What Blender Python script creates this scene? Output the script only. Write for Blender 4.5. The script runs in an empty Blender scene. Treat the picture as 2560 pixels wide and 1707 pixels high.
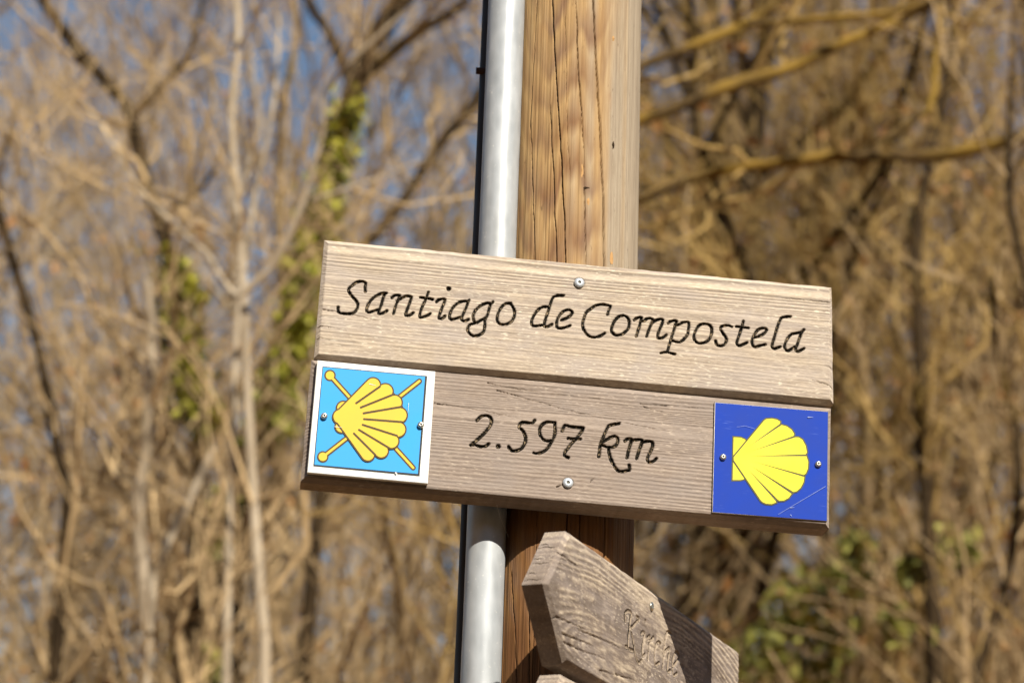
import bpy, math
import numpy as np
from mathutils import Matrix, Vector

# ------------------------------------------------------------------ camera
SC = bpy.context.scene
COL = SC.collection
FPX, PW, PH = 5740.0, 2560.0, 1707.0          # focal length and frame of the photograph in pixels
PITCH, ROLL = math.radians(20.0), math.radians(2.007)
CAM = np.array([0.0, 0.0, 1.6])
_f = np.array([0, math.cos(PITCH), math.sin(PITCH)])
_r0 = np.array([1.0, 0, 0]); _u0 = np.cross(_r0, _f)
_r = math.cos(ROLL) * _r0 + math.sin(ROLL) * _u0
_u = -math.sin(ROLL) * _r0 + math.cos(ROLL) * _u0
P0 = np.array([0.05, 1.95, 2.3])               # a point on the face of the main sign

cd = bpy.data.cameras.new('camera'); cam = bpy.data.objects.new('camera', cd); COL.objects.link(cam)
cam.matrix_world = Matrix(((_r[0], _u[0], -_f[0], CAM[0]), (_r[1], _u[1], -_f[1], CAM[1]), (_r[2], _u[2], -_f[2], CAM[2]), (0, 0, 0, 1)))
cd.sensor_width = 22.3; cd.lens = FPX * 22.3 / PW
cd.clip_start = 0.05; cd.clip_end = 3000
cd.dof.use_dof = True
cd.dof.focus_distance = float((P0 - CAM) @ _f)
cd.dof.aperture_fstop = 3.9
cd.dof.aperture_blades = 7
SC.camera = cam

# ------------------------------------------------------------------ light
SUN_EL, SUN_AZ = math.radians(38.0), math.radians(25.7)     # azimuth: to the right, behind the camera
S = np.array([math.sin(SUN_AZ) * math.cos(SUN_EL), -math.cos(SUN_AZ) * math.cos(SUN_EL), math.sin(SUN_EL)])
wd = bpy.data.worlds.new('World'); SC.world = wd; wd.use_nodes = True
nt = wd.node_tree
sky = nt.nodes.new('ShaderNodeTexSky'); sky.sky_type = 'NISHITA'; sky.sun_disc = False
sky.sun_elevation = SUN_EL; sky.sun_rotation = math.pi - SUN_AZ
sky.air_density = 1.3; sky.dust_density = 0.0; sky.ozone_density = 2.0
bg = nt.nodes['Background']; bg.inputs['Strength'].default_value = 0.066
nt.links.new(sky.outputs[0], bg.inputs[0])
sl = bpy.data.lights.new('sun', 'SUN'); sl.energy = 5.0; sl.angle = math.radians(0.53); sl.color = (1.0, 0.935, 0.835)
sun = bpy.data.objects.new('sun', sl); COL.objects.link(sun)
sun.rotation_euler = Vector(S.tolist()).to_track_quat('Z', 'Y').to_euler()
sun.location = (3, -4, 8)
vs = SC.view_settings
vs.view_transform = 'Standard'; vs.look = 'None'; vs.gamma = 1.0; vs.use_curve_mapping = False
vs.exposure = 0.55
SC.render.engine = 'CYCLES'
SC.cycles.use_denoising = True
SC.cycles.debug_use_spatial_splits = True
SC.cycles.max_bounces = 4; SC.cycles.diffuse_bounces = 1; SC.cycles.glossy_bounces = 2; SC.cycles.transparent_max_bounces = 2
SC.cycles.use_adaptive_sampling = True; SC.cycles.adaptive_threshold = 0.025
SC.cycles.sample_clamp_indirect = 6.0

# ------------------------------------------------------------------ helpers
def ray(x, y):
    return _f + _r * (x - PW / 2) / FPX - _u * (y - PH / 2) / FPX
def hit_y(x, y, Y):
    d = ray(x, y); return CAM + d * (Y / d[1])
def hit_plane(x, y, P, n):
    d = ray(x, y); return CAM + d * (((P - CAM) @ n) / (d @ n))

class Frame:
    """a flat thing's own axes: X along it, Y up it, Z out of its face"""
    def __init__(s, O, u, v):
        s.O = np.array(O, float); s.u = u / np.linalg.norm(u)
        v = v - s.u * (v @ s.u); s.v = v / np.linalg.norm(v); s.n = np.cross(s.u, s.v)
    def px(s, x, y, h=0.0):
        p = hit_plane(x, y, s.O + s.n * h, s.n) - s.O
        return np.array([p @ s.u, p @ s.v])
    def world(s, a, b, c=0.0):
        return s.O + s.u * a + s.v * b + s.n * c
    def shifted(s, a, b, c=0.0):
        return Frame(s.world(a, b, c), s.u, s.v)
    def matrix(s):
        m = np.eye(4); m[:3, 0] = s.u; m[:3, 1] = s.v; m[:3, 2] = s.n; m[:3, 3] = s.O
        return Matrix(m.tolist())

def link(o, parent=None):
    COL.objects.link(o)
    if parent is not None: o.parent = parent
    return o
def tag(o, label=None, cat=None, group=None, kind=None):
    if label: o['label'] = label
    if cat: o['category'] = cat
    if group: o['group'] = group
    if kind: o['kind'] = kind
    return o
def empty(name, M=None, loc=None):
    o = bpy.data.objects.new(name, None); o.empty_display_size = 0.05
    link(o)
    if M is not None: o.matrix_world = M
    if loc is not None: o.location = loc
    return o
def mesh_arrays(name, V, Fq, mat=None, parent=None, smooth=False, attrs=None, mats=None, mat_idx=None):
    """V (n,3); Fq: int array (m,4) or (m,3) or a list of lists"""
    me = bpy.data.meshes.new(name)
    V = np.asarray(V, np.float32)
    if isinstance(Fq, np.ndarray):
        k = Fq.shape[1]; m = len(Fq)
        me.vertices.add(len(V)); me.vertices.foreach_set('co', V.ravel())
        me.loops.add(m * k); me.loops.foreach_set('vertex_index', Fq.astype(np.int32).ravel())
        me.polygons.add(m); me.polygons.foreach_set('loop_start', np.arange(0, m * k, k, dtype=np.int32))
        me.polygons.foreach_set('loop_total', np.full(m, k, np.int32))
        me.update(calc_edges=True)
    else:
        me.from_pydata(V.tolist(), [], Fq); me.update()
    if smooth: me.polygons.foreach_set('use_smooth', np.ones(len(me.polygons), bool))
    for an, av in (attrs or {}).items():
        a = me.attributes.new(an, 'FLOAT', 'POINT'); a.data.foreach_set('value', np.asarray(av, np.float32))
    if mats:
        for mm in mats: me.materials.append(mm)
        me.polygons.foreach_set('material_index', np.asarray(mat_idx, np.int32))
    elif mat: me.materials.append(mat)
    o = bpy.data.objects.new(name, me)
    return link(o, parent)

_tab = np.random.RandomState(5).rand(64, 256, 256).astype(np.float32)
def noise2(x, y, seed=0):
    t = _tab[seed % 64]
    x = np.asarray(x, float); y = np.asarray(y, float); x, y = np.broadcast_arrays(x, y)
    xi = np.floor(x).astype(int); yi = np.floor(y).astype(int)
    fx = x - xi; fy = y - yi; fx = fx * fx * (3 - 2 * fx); fy = fy * fy * (3 - 2 * fy)
    a = t[xi & 255, yi & 255]; b = t[(xi + 1) & 255, yi & 255]; c = t[xi & 255, (yi + 1) & 255]; d = t[(xi + 1) & 255, (yi + 1) & 255]
    return (a * (1 - fx) + b * fx) * (1 - fy) + (c * (1 - fx) + d * fx) * fy * 1.0
def sn(x, y, seed=0): return noise2(x, y, seed) * 2 - 1

def spline(pts, step):
    """Catmull-Rom through pts, resampled at about the given step"""
    P = np.asarray(pts, float)
    if len(P) > 2:
        Q = np.vstack([2 * P[0] - P[1], P, 2 * P[-1] - P[-2]]); out = []
        for i in range(1, len(Q) - 2):
            t = np.linspace(0, 1, 9)[:-1, None]
            a, b, c, d = Q[i - 1], Q[i], Q[i + 1], Q[i + 2]
            out.append(.5 * ((2 * b) + (c - a) * t + (2 * a - 5 * b + 4 * c - d) * t**2 + (-a + 3 * b - 3 * c + d) * t**3))
        P = np.vstack(out + [P[-1:]])
    L = np.concatenate([[0], np.cumsum(np.linalg.norm(np.diff(P, axis=0), axis=1))])
    n = max(3, int(L[-1] / step) + 1); s = np.linspace(0, L[-1], n)
    return np.stack([np.interp(s, L, P[:, k]) for k in range(P.shape[1])], 1)

# ------------------------------------------------------------------ materials
class NG:
    def __init__(s, name):
        s.m = bpy.data.materials.new(name); s.m.use_nodes = True
        s.t = s.m.node_tree; s.b = s.t.nodes['Principled BSDF']
    def n(s, typ, **kw):
        nd = s.t.nodes.new(typ)
        for k, v in kw.items():
            if k.startswith('i_'): nd.inputs[k[2:].replace('_', ' ')].default_value = v
            else: setattr(nd, k, v)
        return nd
    def l(s, a, b): s.t.links.new(a, b)
    def math(s, op, a, b=None, clamp=False):
        nd = s.n('ShaderNodeMath', operation=op, use_clamp=clamp)
        for i, v in enumerate((a, b)):
            if v is None: continue
            if isinstance(v, (int, float)): nd.inputs[i].default_value = v
            else: s.l(v, nd.inputs[i])
        return nd.outputs[0]
    def coord(s, scale=(1, 1, 1), kind='Object'):
        tc = s.n('ShaderNodeTexCoord'); mp = s.n('ShaderNodeMapping'); mp.inputs['Scale'].default_value = scale
        s.l(tc.outputs[kind], mp.inputs[0]); return mp.outputs[0]
    def noise(s, vec, scale, detail=2, rough=0.5, dist=0):
        nd = s.n('ShaderNodeTexNoise'); nd.inputs['Scale'].default_value = scale; nd.inputs['Detail'].default_value = detail
        nd.inputs['Roughness'].default_value = rough; nd.inputs['Distortion'].default_value = dist
        s.l(vec, nd.inputs['Vector']); return nd.outputs['Fac']
    def ramp(s, fac, stops):
        nd = s.n('ShaderNodeValToRGB'); e = nd.color_ramp.elements
        while len(e) < len(stops): e.new(0.5)
        for el, (p, c) in zip(e, stops):
            el.position = p; el.color = (*c, 1) if len(c) == 3 else c
        if fac is not None: s.l(fac, nd.inputs[0])
        return nd.outputs[0]
    def mr(s, v, a, b, c=0.0, d=1.0):
        nd = s.n('ShaderNodeMapRange'); nd.inputs[1].default_value = a; nd.inputs[2].default_value = b
        nd.inputs[3].default_value = c; nd.inputs[4].default_value = d; s.l(v, nd.inputs[0]); return nd.outputs[0]
    def mix(s, fac, a, b, mode='MIX'):
        nd = s.n('ShaderNodeMix', data_type='RGBA', blend_type=mode)
        for sock, v in ((nd.inputs[0], fac), (nd.inputs[6], a), (nd.inputs[7], b)):
            if isinstance(v, (int, float)): sock.default_value = v
            elif isinstance(v, tuple): sock.default_value = (*v, 1)
            else: s.l(v, sock)
        return nd.outputs[2]
    def attr(s, name):
        nd = s.n('ShaderNodeAttribute'); nd.attribute_name = name; return nd.outputs['Fac']
    def bump(s, h, strength, dist):
        nd = s.n('ShaderNodeBump'); nd.inputs['Strength'].default_value = strength; nd.inputs['Distance'].default_value = dist
        s.l(h, nd.inputs['Height']); s.l(nd.outputs[0], s.b.inputs['Normal'])
    def done(s, color=None, rough=0.8, metal=0.0, spec=0.3):
        if color is not None:
            if isinstance(color, tuple): s.b.inputs['Base Color'].default_value = (*color, 1)
            else: s.l(color, s.b.inputs['Base Color'])
        if isinstance(rough, (int, float)): s.b.inputs['Roughness'].default_value = rough
        else: s.l(rough, s.b.inputs['Roughness'])
        s.b.inputs['Metallic'].default_value = metal
        s.b.inputs['Specular IOR Level'].default_value = spec
        return s.m

def wood(name, valley, ridge, grey, pale, fleck=0.5, yellow=0.0, seed=0.0):
    g = NG(name)
    gr = g.attr('grain')
    v1 = g.coord((1, 1, 1)); vs_ = g.coord((30, 420, 420)); vm = g.coord((5, 40, 40)); vf = g.coord((190, 900, 900))
    fine = g.noise(vs_, 1.0, 3, 0.6); fib = g.noise(vf, 1.0, 2, 0.6)
    blot = g.noise(v1, 22, 3, 0.55, 0.4); streak = g.noise(vm, 1.6, 3, 0.6, 0.3)
    t = g.math('ADD', g.math('MULTIPLY', gr, 0.72), g.math('MULTIPLY', g.math('SUBTRACT', fine, 0.47), 0.5))
    t = g.math('ADD', t, g.math('MULTIPLY', g.math('SUBTRACT', fib, 0.49), 0.68), clamp=True)
    c = g.ramp(t, [(0.0, tuple(0.72 * x for x in valley)), (0.28, valley), (0.75, ridge), (1.0, pale)])
    c = g.mix(g.mr(streak, 0.42, 0.68, 0.0, 0.75), c, g.mix(0.55, c, grey))
    c = g.mix(g.mr(blot, 0.48, 0.68, 0.0, 0.7), c, g.mix(0.6, c, tuple(0.85 * x for x in grey)))
    fl = g.noise(g.coord((150, 480, 480)), 1.0, 2, 0.5)
    flm = g.math('MULTIPLY', g.mr(fl, 0.58, 0.70), g.mr(g.noise(v1, 14, 2), 0.38, 0.58))
    c = g.mix(g.math('MULTIPLY', flm, fleck), c, pale)
    if yellow:
        sx = g.n('ShaderNodeSeparateXYZ'); tc = g.n('ShaderNodeTexCoord'); g.l(tc.outputs['Object'], sx.inputs[0])
        edge = g.mr(sx.outputs[1], yellow - 0.035, yellow)
        c = g.mix(g.math('MULTIPLY', edge, 0.5), c, g.mix(0.5, c, (0.62, 0.50, 0.25)))
    h = g.math('ADD', g.math('MULTIPLY', fine, 0.7), g.math('MULTIPLY', fib, 0.5))
    g.bump(h, 0.7, 0.0008)
    return g.done(c, 0.82, 0, 0.18)

M = {}
M['wood_upper'] = wood('weathered_pale_wood', (0.37, 0.295, 0.22), (0.60, 0.495, 0.36), (0.44, 0.38, 0.335), (0.76, 0.69, 0.53), 0.6, yellow=0.143)
M['wood_lower'] = wood('weathered_brown_wood', (0.25, 0.193, 0.15), (0.385, 0.31, 0.245), (0.30, 0.25, 0.215), (0.54, 0.445, 0.345), 0.55)
M['wood_arrow'] = wood('weathered_grey_wood', (0.22, 0.17, 0.13), (0.50, 0.405, 0.29), (0.33, 0.275, 0.24), (0.70, 0.59, 0.44), 0.55)

def paint_worn(name, dark, under, lo, hi):
    g = NG(name)
    n1 = g.noise(g.coord(), 420, 3, 0.6)
    c = g.mix(g.mr(n1, lo, hi), dark, under)
    g.bump(n1, 0.5, 0.0006)
    return g.done(c, 0.85, 0, 0.1)
M['letter'] = paint_worn('worn_black_letter_paint', (0.012, 0.010, 0.007), (0.30, 0.22, 0.13), 0.53, 0.66)
M['letter_faded'] = paint_worn('faded_letter_paint', (0.04, 0.03, 0.02), (0.30, 0.235, 0.17), 0.32, 0.47)

def plastic(name, col, rough=0.35, spec=0.5, var=0.06, scratch=None):
    g = NG(name)
    n = g.noise(g.coord(), 40, 3)
    c = g.mix(g.mr(n, 0.35, 0.7, 0, 1), tuple(x * (1 - var) for x in col), tuple(min(1, x * (1 + var)) for x in col))
    if scratch:
        s1 = g.noise(g.coord((60, 900, 1)), 1.0, 2, 0.6, 0.4); s2 = g.noise(g.coord(), 55, 2)
        m = g.math('MULTIPLY', g.mr(s1, 0.63, 0.80), g.mr(s2, 0.48, 0.66))
        c = g.mix(g.math('MULTIPLY', m, 0.55), c, scratch)
    g.bump(n, 0.08, 0.0008)
    return g.done(c, g.mr(n, 0.3, 0.7, rough, rough + 0.15), 0, spec)
M['white'] = plastic('white_plastic', (0.80, 0.79, 0.74), 0.4)
M['sky_blue'] = plastic('light_blue_print', (0.040, 0.34, 0.78), 0.5, 0.25, 0.03)
M['royal_blue'] = plastic('royal_blue_print', (0.012, 0.048, 0.36), 0.5, 0.10, 0.06, (0.18, 0.26, 0.62))
M['yellow'] = plastic('golden_yellow_print', (0.72, 0.49, 0.05), 0.5, 0.25, 0.04)
M['lemon'] = plastic('lemon_yellow_print', (0.78, 0.68, 0.035), 0.5, 0.25, 0.03)
M['brown_line'] = plastic('dark_brown_print', (0.075, 0.045, 0.012), 0.5, 0.3)
M['olive_line'] = plastic('dark_olive_print', (0.075, 0.075, 0.018), 0.5, 0.3)
M['black_line'] = plastic('black_print', (0.02, 0.022, 0.02), 0.5, 0.3)
M['scratch'] = plastic('pale_scratch', (0.30, 0.36, 0.62), 0.6, 0.3)

def zinc(name, a, b, rough=0.42, metal=0.75):
    g = NG(name)
    v = g.n('ShaderNodeTexVoronoi'); v.inputs['Scale'].default_value = 95; g.l(g.coord((1, 1, 0.6)), v.inputs['Vector'])
    n = g.noise(g.coord((1, 1, 0.35)), 60, 4, 0.6)
    sp = g.noise(g.coord(), 330, 2, 0.5)
    f = g.math('ADD', g.math('MULTIPLY', v.outputs['Distance'], 0.5), g.math('MULTIPLY', n, 0.8), clamp=True)
    c = g.mix(g.mr(f, 0.05, 1.15), a, b)
    c = g.mix(g.mr(sp, 0.68, 0.76, 0, 0.6), c, (0.72, 0.70, 0.62))
    c = g.mix(g.mr(g.noise(g.coord((1, 1, 0.2)), 25, 3), 0.62, 0.8, 0, 0.45), c, (0.30, 0.29, 0.25))
    g.bump(n, 0.25, 0.0008)
    return g.done(c, g.mr(n, 0.3, 0.7, rough - 0.08, rough + 0.12), metal, 0.5)
M['zinc'] = zinc('galvanized_steel', (0.29, 0.31, 0.315), (0.52, 0.54, 0.54), 0.47, 0.2)
M['screw'] = zinc('zinc_screw', (0.42, 0.46, 0.50), (0.58, 0.61, 0.63), 0.38, 0.35)
M['screw_dark'] = zinc('steel_screw', (0.42, 0.41, 0.36), (0.60, 0.58, 0.50), 0.33, 0.9)
M['recess'] = plastic('screw_recess', (0.20, 0.19, 0.15), 0.6, 0.3)
M['recess_dark'] = plastic('crack_dark_wood', (0.035, 0.022, 0.012), 0.9, 0.1)
M['raw_wood'] = plastic('raw_torn_wood', (0.50, 0.29, 0.12), 0.85, 0.1, 0.2)
M['black_pvc'] = plastic('black_conduit_plastic', (0.012, 0.012, 0.014), 0.5, 0.4)
M['rust'] = plastic('rusty_nail', (0.06, 0.03, 0.02), 0.8, 0.2)

def pole_mat():
    g = NG('warm_post_wood')
    fig = g.attr('figure'); wz = g.attr('weather')
    st = g.noise(g.coord((200, 200, 8)), 1.0, 4, 0.6); st2 = g.noise(g.coord((700, 700, 45)), 1.0, 2, 0.6)
    pit = g.noise(g.coord((350, 350, 90)), 1.0, 2, 0.5); bl = g.noise(g.coord((1, 1, 0.4)), 26, 3, 0.6)
    base = g.ramp(g.math('ADD', g.math('MULTIPLY', st, 0.7), g.math('MULTIPLY', st2, 0.4)), [(0.25, (0.25, 0.14, 0.055)), (0.55, (0.40, 0.25, 0.105)), (0.85, (0.50, 0.345, 0.17))])
    grey = g.ramp(g.math('ADD', g.math('MULTIPLY', st, 0.7), g.math('MULTIPLY', st2, 0.4)), [(0.25, (0.215, 0.165, 0.112)), (0.55, (0.325, 0.258, 0.178)), (0.85, (0.42, 0.348, 0.252))])
    c = g.mix(wz, base, grey)
    c = g.mix(g.attr('sheltered_shade'), c, g.ramp(g.math('ADD', g.math('MULTIPLY', st, 0.6), g.math('MULTIPLY', bl, 0.5)), [(0.3, (0.045, 0.017, 0.006)), (0.55, (0.20, 0.092, 0.030)), (0.8, (0.36, 0.20, 0.075))]))  # browner unweathered wood below the sign, darkened further to deepen the shade
    c = g.mix(g.math('MULTIPLY', fig, 0.95), c, g.mix(g.mr(bl, 0.4, 0.62), (0.16, 0.066, 0.024), (0.185, 0.11, 0.07)))
    c = g.mix(g.mr(pit, 0.70, 0.80, 0, 0.7), c, (0.10, 0.06, 0.03))
    c = g.mix(g.mr(bl, 0.62, 0.78, 0, 0.5), c, (0.27, 0.12, 0.045))
    g.bump(g.math('ADD', st, g.math('MULTIPLY', st2, 0.6)), 0.4, 0.0009)
    return g.done(c, 0.8, 0, 0.2)
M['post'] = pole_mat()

def bark(name, a, b, moss=None, scale=14, mlo=0.5):
    g = NG(name)
    n = g.noise(g.coord((1, 1, 0.35)), scale, 2, 0.6); n2 = g.noise(g.coord(), 2.2, 2, 0.6)
    c = g.mix(g.mr(n, 0.3, 0.7), a, b)
    if moss: c = g.mix(g.mr(n2, mlo, mlo + 0.14, 0, 0.9), c, moss)
    return g.done(c, 0.9, 0, 0.0)
M['bark_dark'] = bark('dark_bark', (0.022, 0.015, 0.009), (0.060, 0.040, 0.021), (0.15, 0.095, 0.024), 14, 0.60)
M['bark_pale'] = bark('pale_bark', (0.29, 0.23, 0.155), (0.45, 0.37, 0.265), (0.24, 0.19, 0.09), 10, 0.62)
M['bark_brown'] = bark('brown_bark', (0.10, 0.068, 0.036), (0.24, 0.165, 0.088), (0.22, 0.16, 0.045), 12, 0.58)
M['bark_moss'] = bark('mossy_bark', (0.045, 0.030, 0.015), (0.13, 0.085, 0.036), (0.25, 0.155, 0.034), 14, 0.46)
def twig(name, a, b):
    g = NG(name); oi = g.n('ShaderNodeObjectInfo')
    t = g.math('ADD', g.math('MULTIPLY', g.attr('tone'), 0.75), g.math('MULTIPLY', oi.outputs['Random'], 0.25))
    return g.done(g.mix(t, a, b), 0.85, 0, 0.0)
M['twig'] = twig('tan_twigs', (0.15, 0.095, 0.046), (0.64, 0.46, 0.245))
M['twig_gold'] = twig('golden_twigs', (0.14, 0.083, 0.028), (0.62, 0.42, 0.155))
def leafy(name, a, b):
    g = NG(name); n = g.noise(g.coord(), 9, 2, 0.6)
    return g.done(g.mix(g.mr(n, 0.35, 0.65), a, b), 0.6, 0, 0.25)
M['ivy'] = leafy('ivy_leaves', (0.09, 0.095, 0.009), (0.40, 0.36, 0.038))
M['green_leaf'] = leafy('bush_leaves', (0.10, 0.105, 0.016), (0.36, 0.33, 0.07))
M['dead_leaf'] = leafy('dry_leaves', (0.26, 0.11, 0.03), (0.46, 0.24, 0.085))
def ground_mat():
    g = NG('leaf_litter')
    n = g.noise(g.coord(), 1.1, 2, 0.65); n2 = g.noise(g.coord(), 9, 2, 0.7); n3 = g.noise(g.coord(), 0.25, 1)
    c = g.ramp(g.math('ADD', g.math('MULTIPLY', n2, 0.7), g.math('MULTIPLY', n, 0.35)), [(0.25, (0.085, 0.045, 0.018)), (0.5, (0.22, 0.12, 0.048)), (0.8, (0.34, 0.20, 0.09))])
    c = g.mix(g.mr(n3, 0.55, 0.7, 0, 0.6), c, (0.17, 0.14, 0.05))
    return g.done(c, 0.95, 0, 0.0)
M['ground'] = ground_mat()
def strip_mat():
    g = NG('bounce_cut_strip'); n = g.noise(g.coord(), 30, 4, 0.7); n2 = g.noise(g.coord(), 1.5, 3)
    g.bump(n, 0.7, 0.02)
    return g.done(g.mix(g.mr(n, 0.3, 0.7), (0.028, 0.026, 0.022), g.mix(n2, (0.085, 0.078, 0.065), (0.06, 0.045, 0.03))), 0.9, 0, 0.1)
M['strip'] = strip_mat()

# ------------------------------------------------------------------ terrain
def hill(x, y):
    x = np.asarray(x, float); y = np.asarray(y, float)
    sl = 0.285 + 0.09 * np.tanh(x / 5.0) * (x > 0) + 0.04 * np.tanh(x / 7.0) * (x <= 0)
    d = np.clip(y - 4.0, 0, None)
    z = sl * (d - 2.2 * (1 - np.exp(-d / 2.2)))
    top = sl * 27.0
    z = np.where(z > top - 1.5, top - 1.5 + 1.5 * np.tanh((z - top + 1.5) / 1.5), z)
    side = (np.abs(x) - 10.0) * np.clip((8.0 - y) / 8.0, 0, 1)
    b = np.clip(np.maximum(-y - 7.0, side), 0, 42); z = z + 0.85 * (b - 4 * (1 - np.exp(-b / 4)))          # unseen slopes behind and beside the camera, raised to block sky fill
    z = z + 0.10 * sn(x * 0.7, y * 0.7, 3) * np.clip(d / 4, 0, 1) + 0.35 * sn(x * 0.12, y * 0.12, 4) * np.clip(d / 8, 0, 1)
    return z
gx = np.concatenate([np.linspace(-900, -40, 14)[:-1], np.linspace(-40, 40, 131), np.linspace(40, 900, 14)[1:]])
gy = np.concatenate([np.linspace(-900, -12, 14)[:-1], np.linspace(-12, 52, 129), np.linspace(52, 1500, 16)[1:]])
GX, GY = np.meshgrid(gx, gy, indexing='ij')
gv = np.stack([GX, GY, hill(GX, GY)], -1).reshape(-1, 3)
ii, jj = np.meshgrid(np.arange(len(gx) - 1), np.arange(len(gy) - 1), indexing='ij'); ny = len(gy)
gq = np.stack([ii * ny + jj, (ii + 1) * ny + jj, (ii + 1) * ny + jj + 1, ii * ny + jj + 1], -1).reshape(-1, 4)
tag(mesh_arrays('ground', gv, gq, M['ground'], smooth=True), kind='structure')

px_, py_ = np.meshgrid(np.linspace(-9.5, 9.5, 60), np.linspace(-6.5, 1.3, 30), indexing='ij')
py_[:, -1] += 0.12 * sn(px_[:, -1] * 2.0, 0 * px_[:, -1], 52); py_[:, 0] += 0.12 * sn(px_[:, 0] * 2.0, 0 * px_[:, 0], 53)
pi_, pj_ = np.meshgrid(np.arange(59), np.arange(29), indexing='ij')
tag(mesh_arrays('strip', np.stack([px_, py_, hill(px_, py_) + 0.006], -1).reshape(-1, 3), np.stack([pi_ * 30 + pj_, (pi_ + 1) * 30 + pj_, (pi_ + 1) * 30 + pj_ + 1, pi_ * 30 + pj_ + 1], -1).reshape(-1, 4), M['strip'], smooth=True), kind='structure')  # unseen dark strip, added to cut light bounced up from the ground

# ------------------------------------------------------------------ bare trees
def tubes(P, R, k):
    """P (N,m,3), R (N,m) -> vertices and quads of N tapering tubes with k sides"""
    N, m, _ = P.shape
    T = np.gradient(P, axis=1); T /= np.linalg.norm(T, axis=2, keepdims=True) + 1e-9
    ref = np.where(np.abs(T[:, :1, 2:3]) > 0.8, np.array([[[1.0, 0, 0]]]), np.array([[[0, 0, 1.0]]]))
    A = np.cross(T, np.broadcast_to(ref, T.shape)); A /= np.linalg.norm(A, axis=2, keepdims=True) + 1e-9
    B = np.cross(T, A)
    ang = np.arange(k) * 2 * math.pi / k
    V = P[:, :, None] + R[:, :, None, None] * (A[:, :, None] * np.cos(ang)[None, None, :, None] + B[:, :, None] * np.sin(ang)[None, None, :, None])
    idx = np.arange(N * m * k).reshape(N, m, k)
    a = idx[:, :-1]; b = idx[:, 1:]
    Q = np.stack([a, np.roll(a, -1, 2), np.roll(b, -1, 2), b], -1).reshape(-1, 4)
    return V.reshape(-1, 3), Q
def tone(rng, *pk):
    return np.concatenate([np.repeat(rng.rand(len(P)) ** 1.2, P.shape[1] * k) for P, k in pk])
def joinm(parts):
    V, Q, o = [], [], 0
    for v, q in parts: V.append(v); Q.append(q + o); o += len(v)
    return np.vstack(V), np.vstack(Q)
def spawn(rng, P, R, n, tmin, tmax, spread, up, L0, L1, m, wig, rscale, rend=0.35):
    """n children on the tubes (P, R): returns their own P, R"""
    N, mm, _ = P.shape
    seg = np.linalg.norm(np.diff(P, axis=1), axis=2).sum(1)
    pi = rng.choice(N, n, p=seg / seg.sum()); t = tmin + (tmax - tmin) * rng.rand(n)
    f = t * (mm - 1); i0 = np.minimum(f.astype(int), mm - 2); w = (f - i0)[:, None]
    p = P[pi, i0] * (1 - w) + P[pi, i0 + 1] * w
    tg = P[pi, i0 + 1] - P[pi, i0]; tg /= np.linalg.norm(tg, axis=1, keepdims=True) + 1e-9
    rr = R[pi, i0] * (1 - w[:, 0]) + R[pi, i0 + 1] * w[:, 0]
    q = rng.randn(n, 3); q -= tg * (q * tg).sum(1, keepdims=True); q /= np.linalg.norm(q, axis=1, keepdims=True) + 1e-9
    a = (spread * (0.7 + 0.6 * rng.rand(n)))[:, None]
    d = tg * np.cos(a) + q * np.sin(a); d[:, 2] += up; d /= np.linalg.norm(d, axis=1, keepdims=True)
    L = (L0 + (L1 - L0) * rng.rand(n)) * (1.15 - 0.6 * t)
    s = np.linspace(0, 1, m)
    W = rng.randn(n, m, 3) * wig; W[:, 0] = 0; W = np.cumsum(W, 1)
    bend = np.zeros((n, m, 3)); bend[:, :, 2] = up * 0.5 * s**2
    C = p[:, None] + L[:, None, None] * (d[:, None] * s[None, :, None] + W + bend)
    r0 = np.minimum(rr * rscale, rr * 0.9)
    RR = r0[:, None] * (1 - (1 - rend) * s[None])
    return C, RR
def leaf_quads(rng, pts, size, n):
    c = pts[rng.randint(0, len(pts), n)] + rng.randn(n, 3) * size * 0.8
    a = rng.randn(n, 3); a /= np.linalg.norm(a, axis=1, keepdims=True)
    b = rng.randn(n, 3); b -= a * (a * b).sum(1, keepdims=True); b /= np.linalg.norm(b, axis=1, keepdims=True)
    s = (size * (0.6 + 0.8 * rng.rand(n)))[:, None]
    nn = np.cross(a, b) * s * 0.18
    V = np.stack([c - a * s, c - b * s * 0.55 + nn, c + a * s, c + b * s * 0.55 + nn], 1).reshape(-1, 3)
    return V, np.arange(n * 4).reshape(-1, 4)

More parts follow.
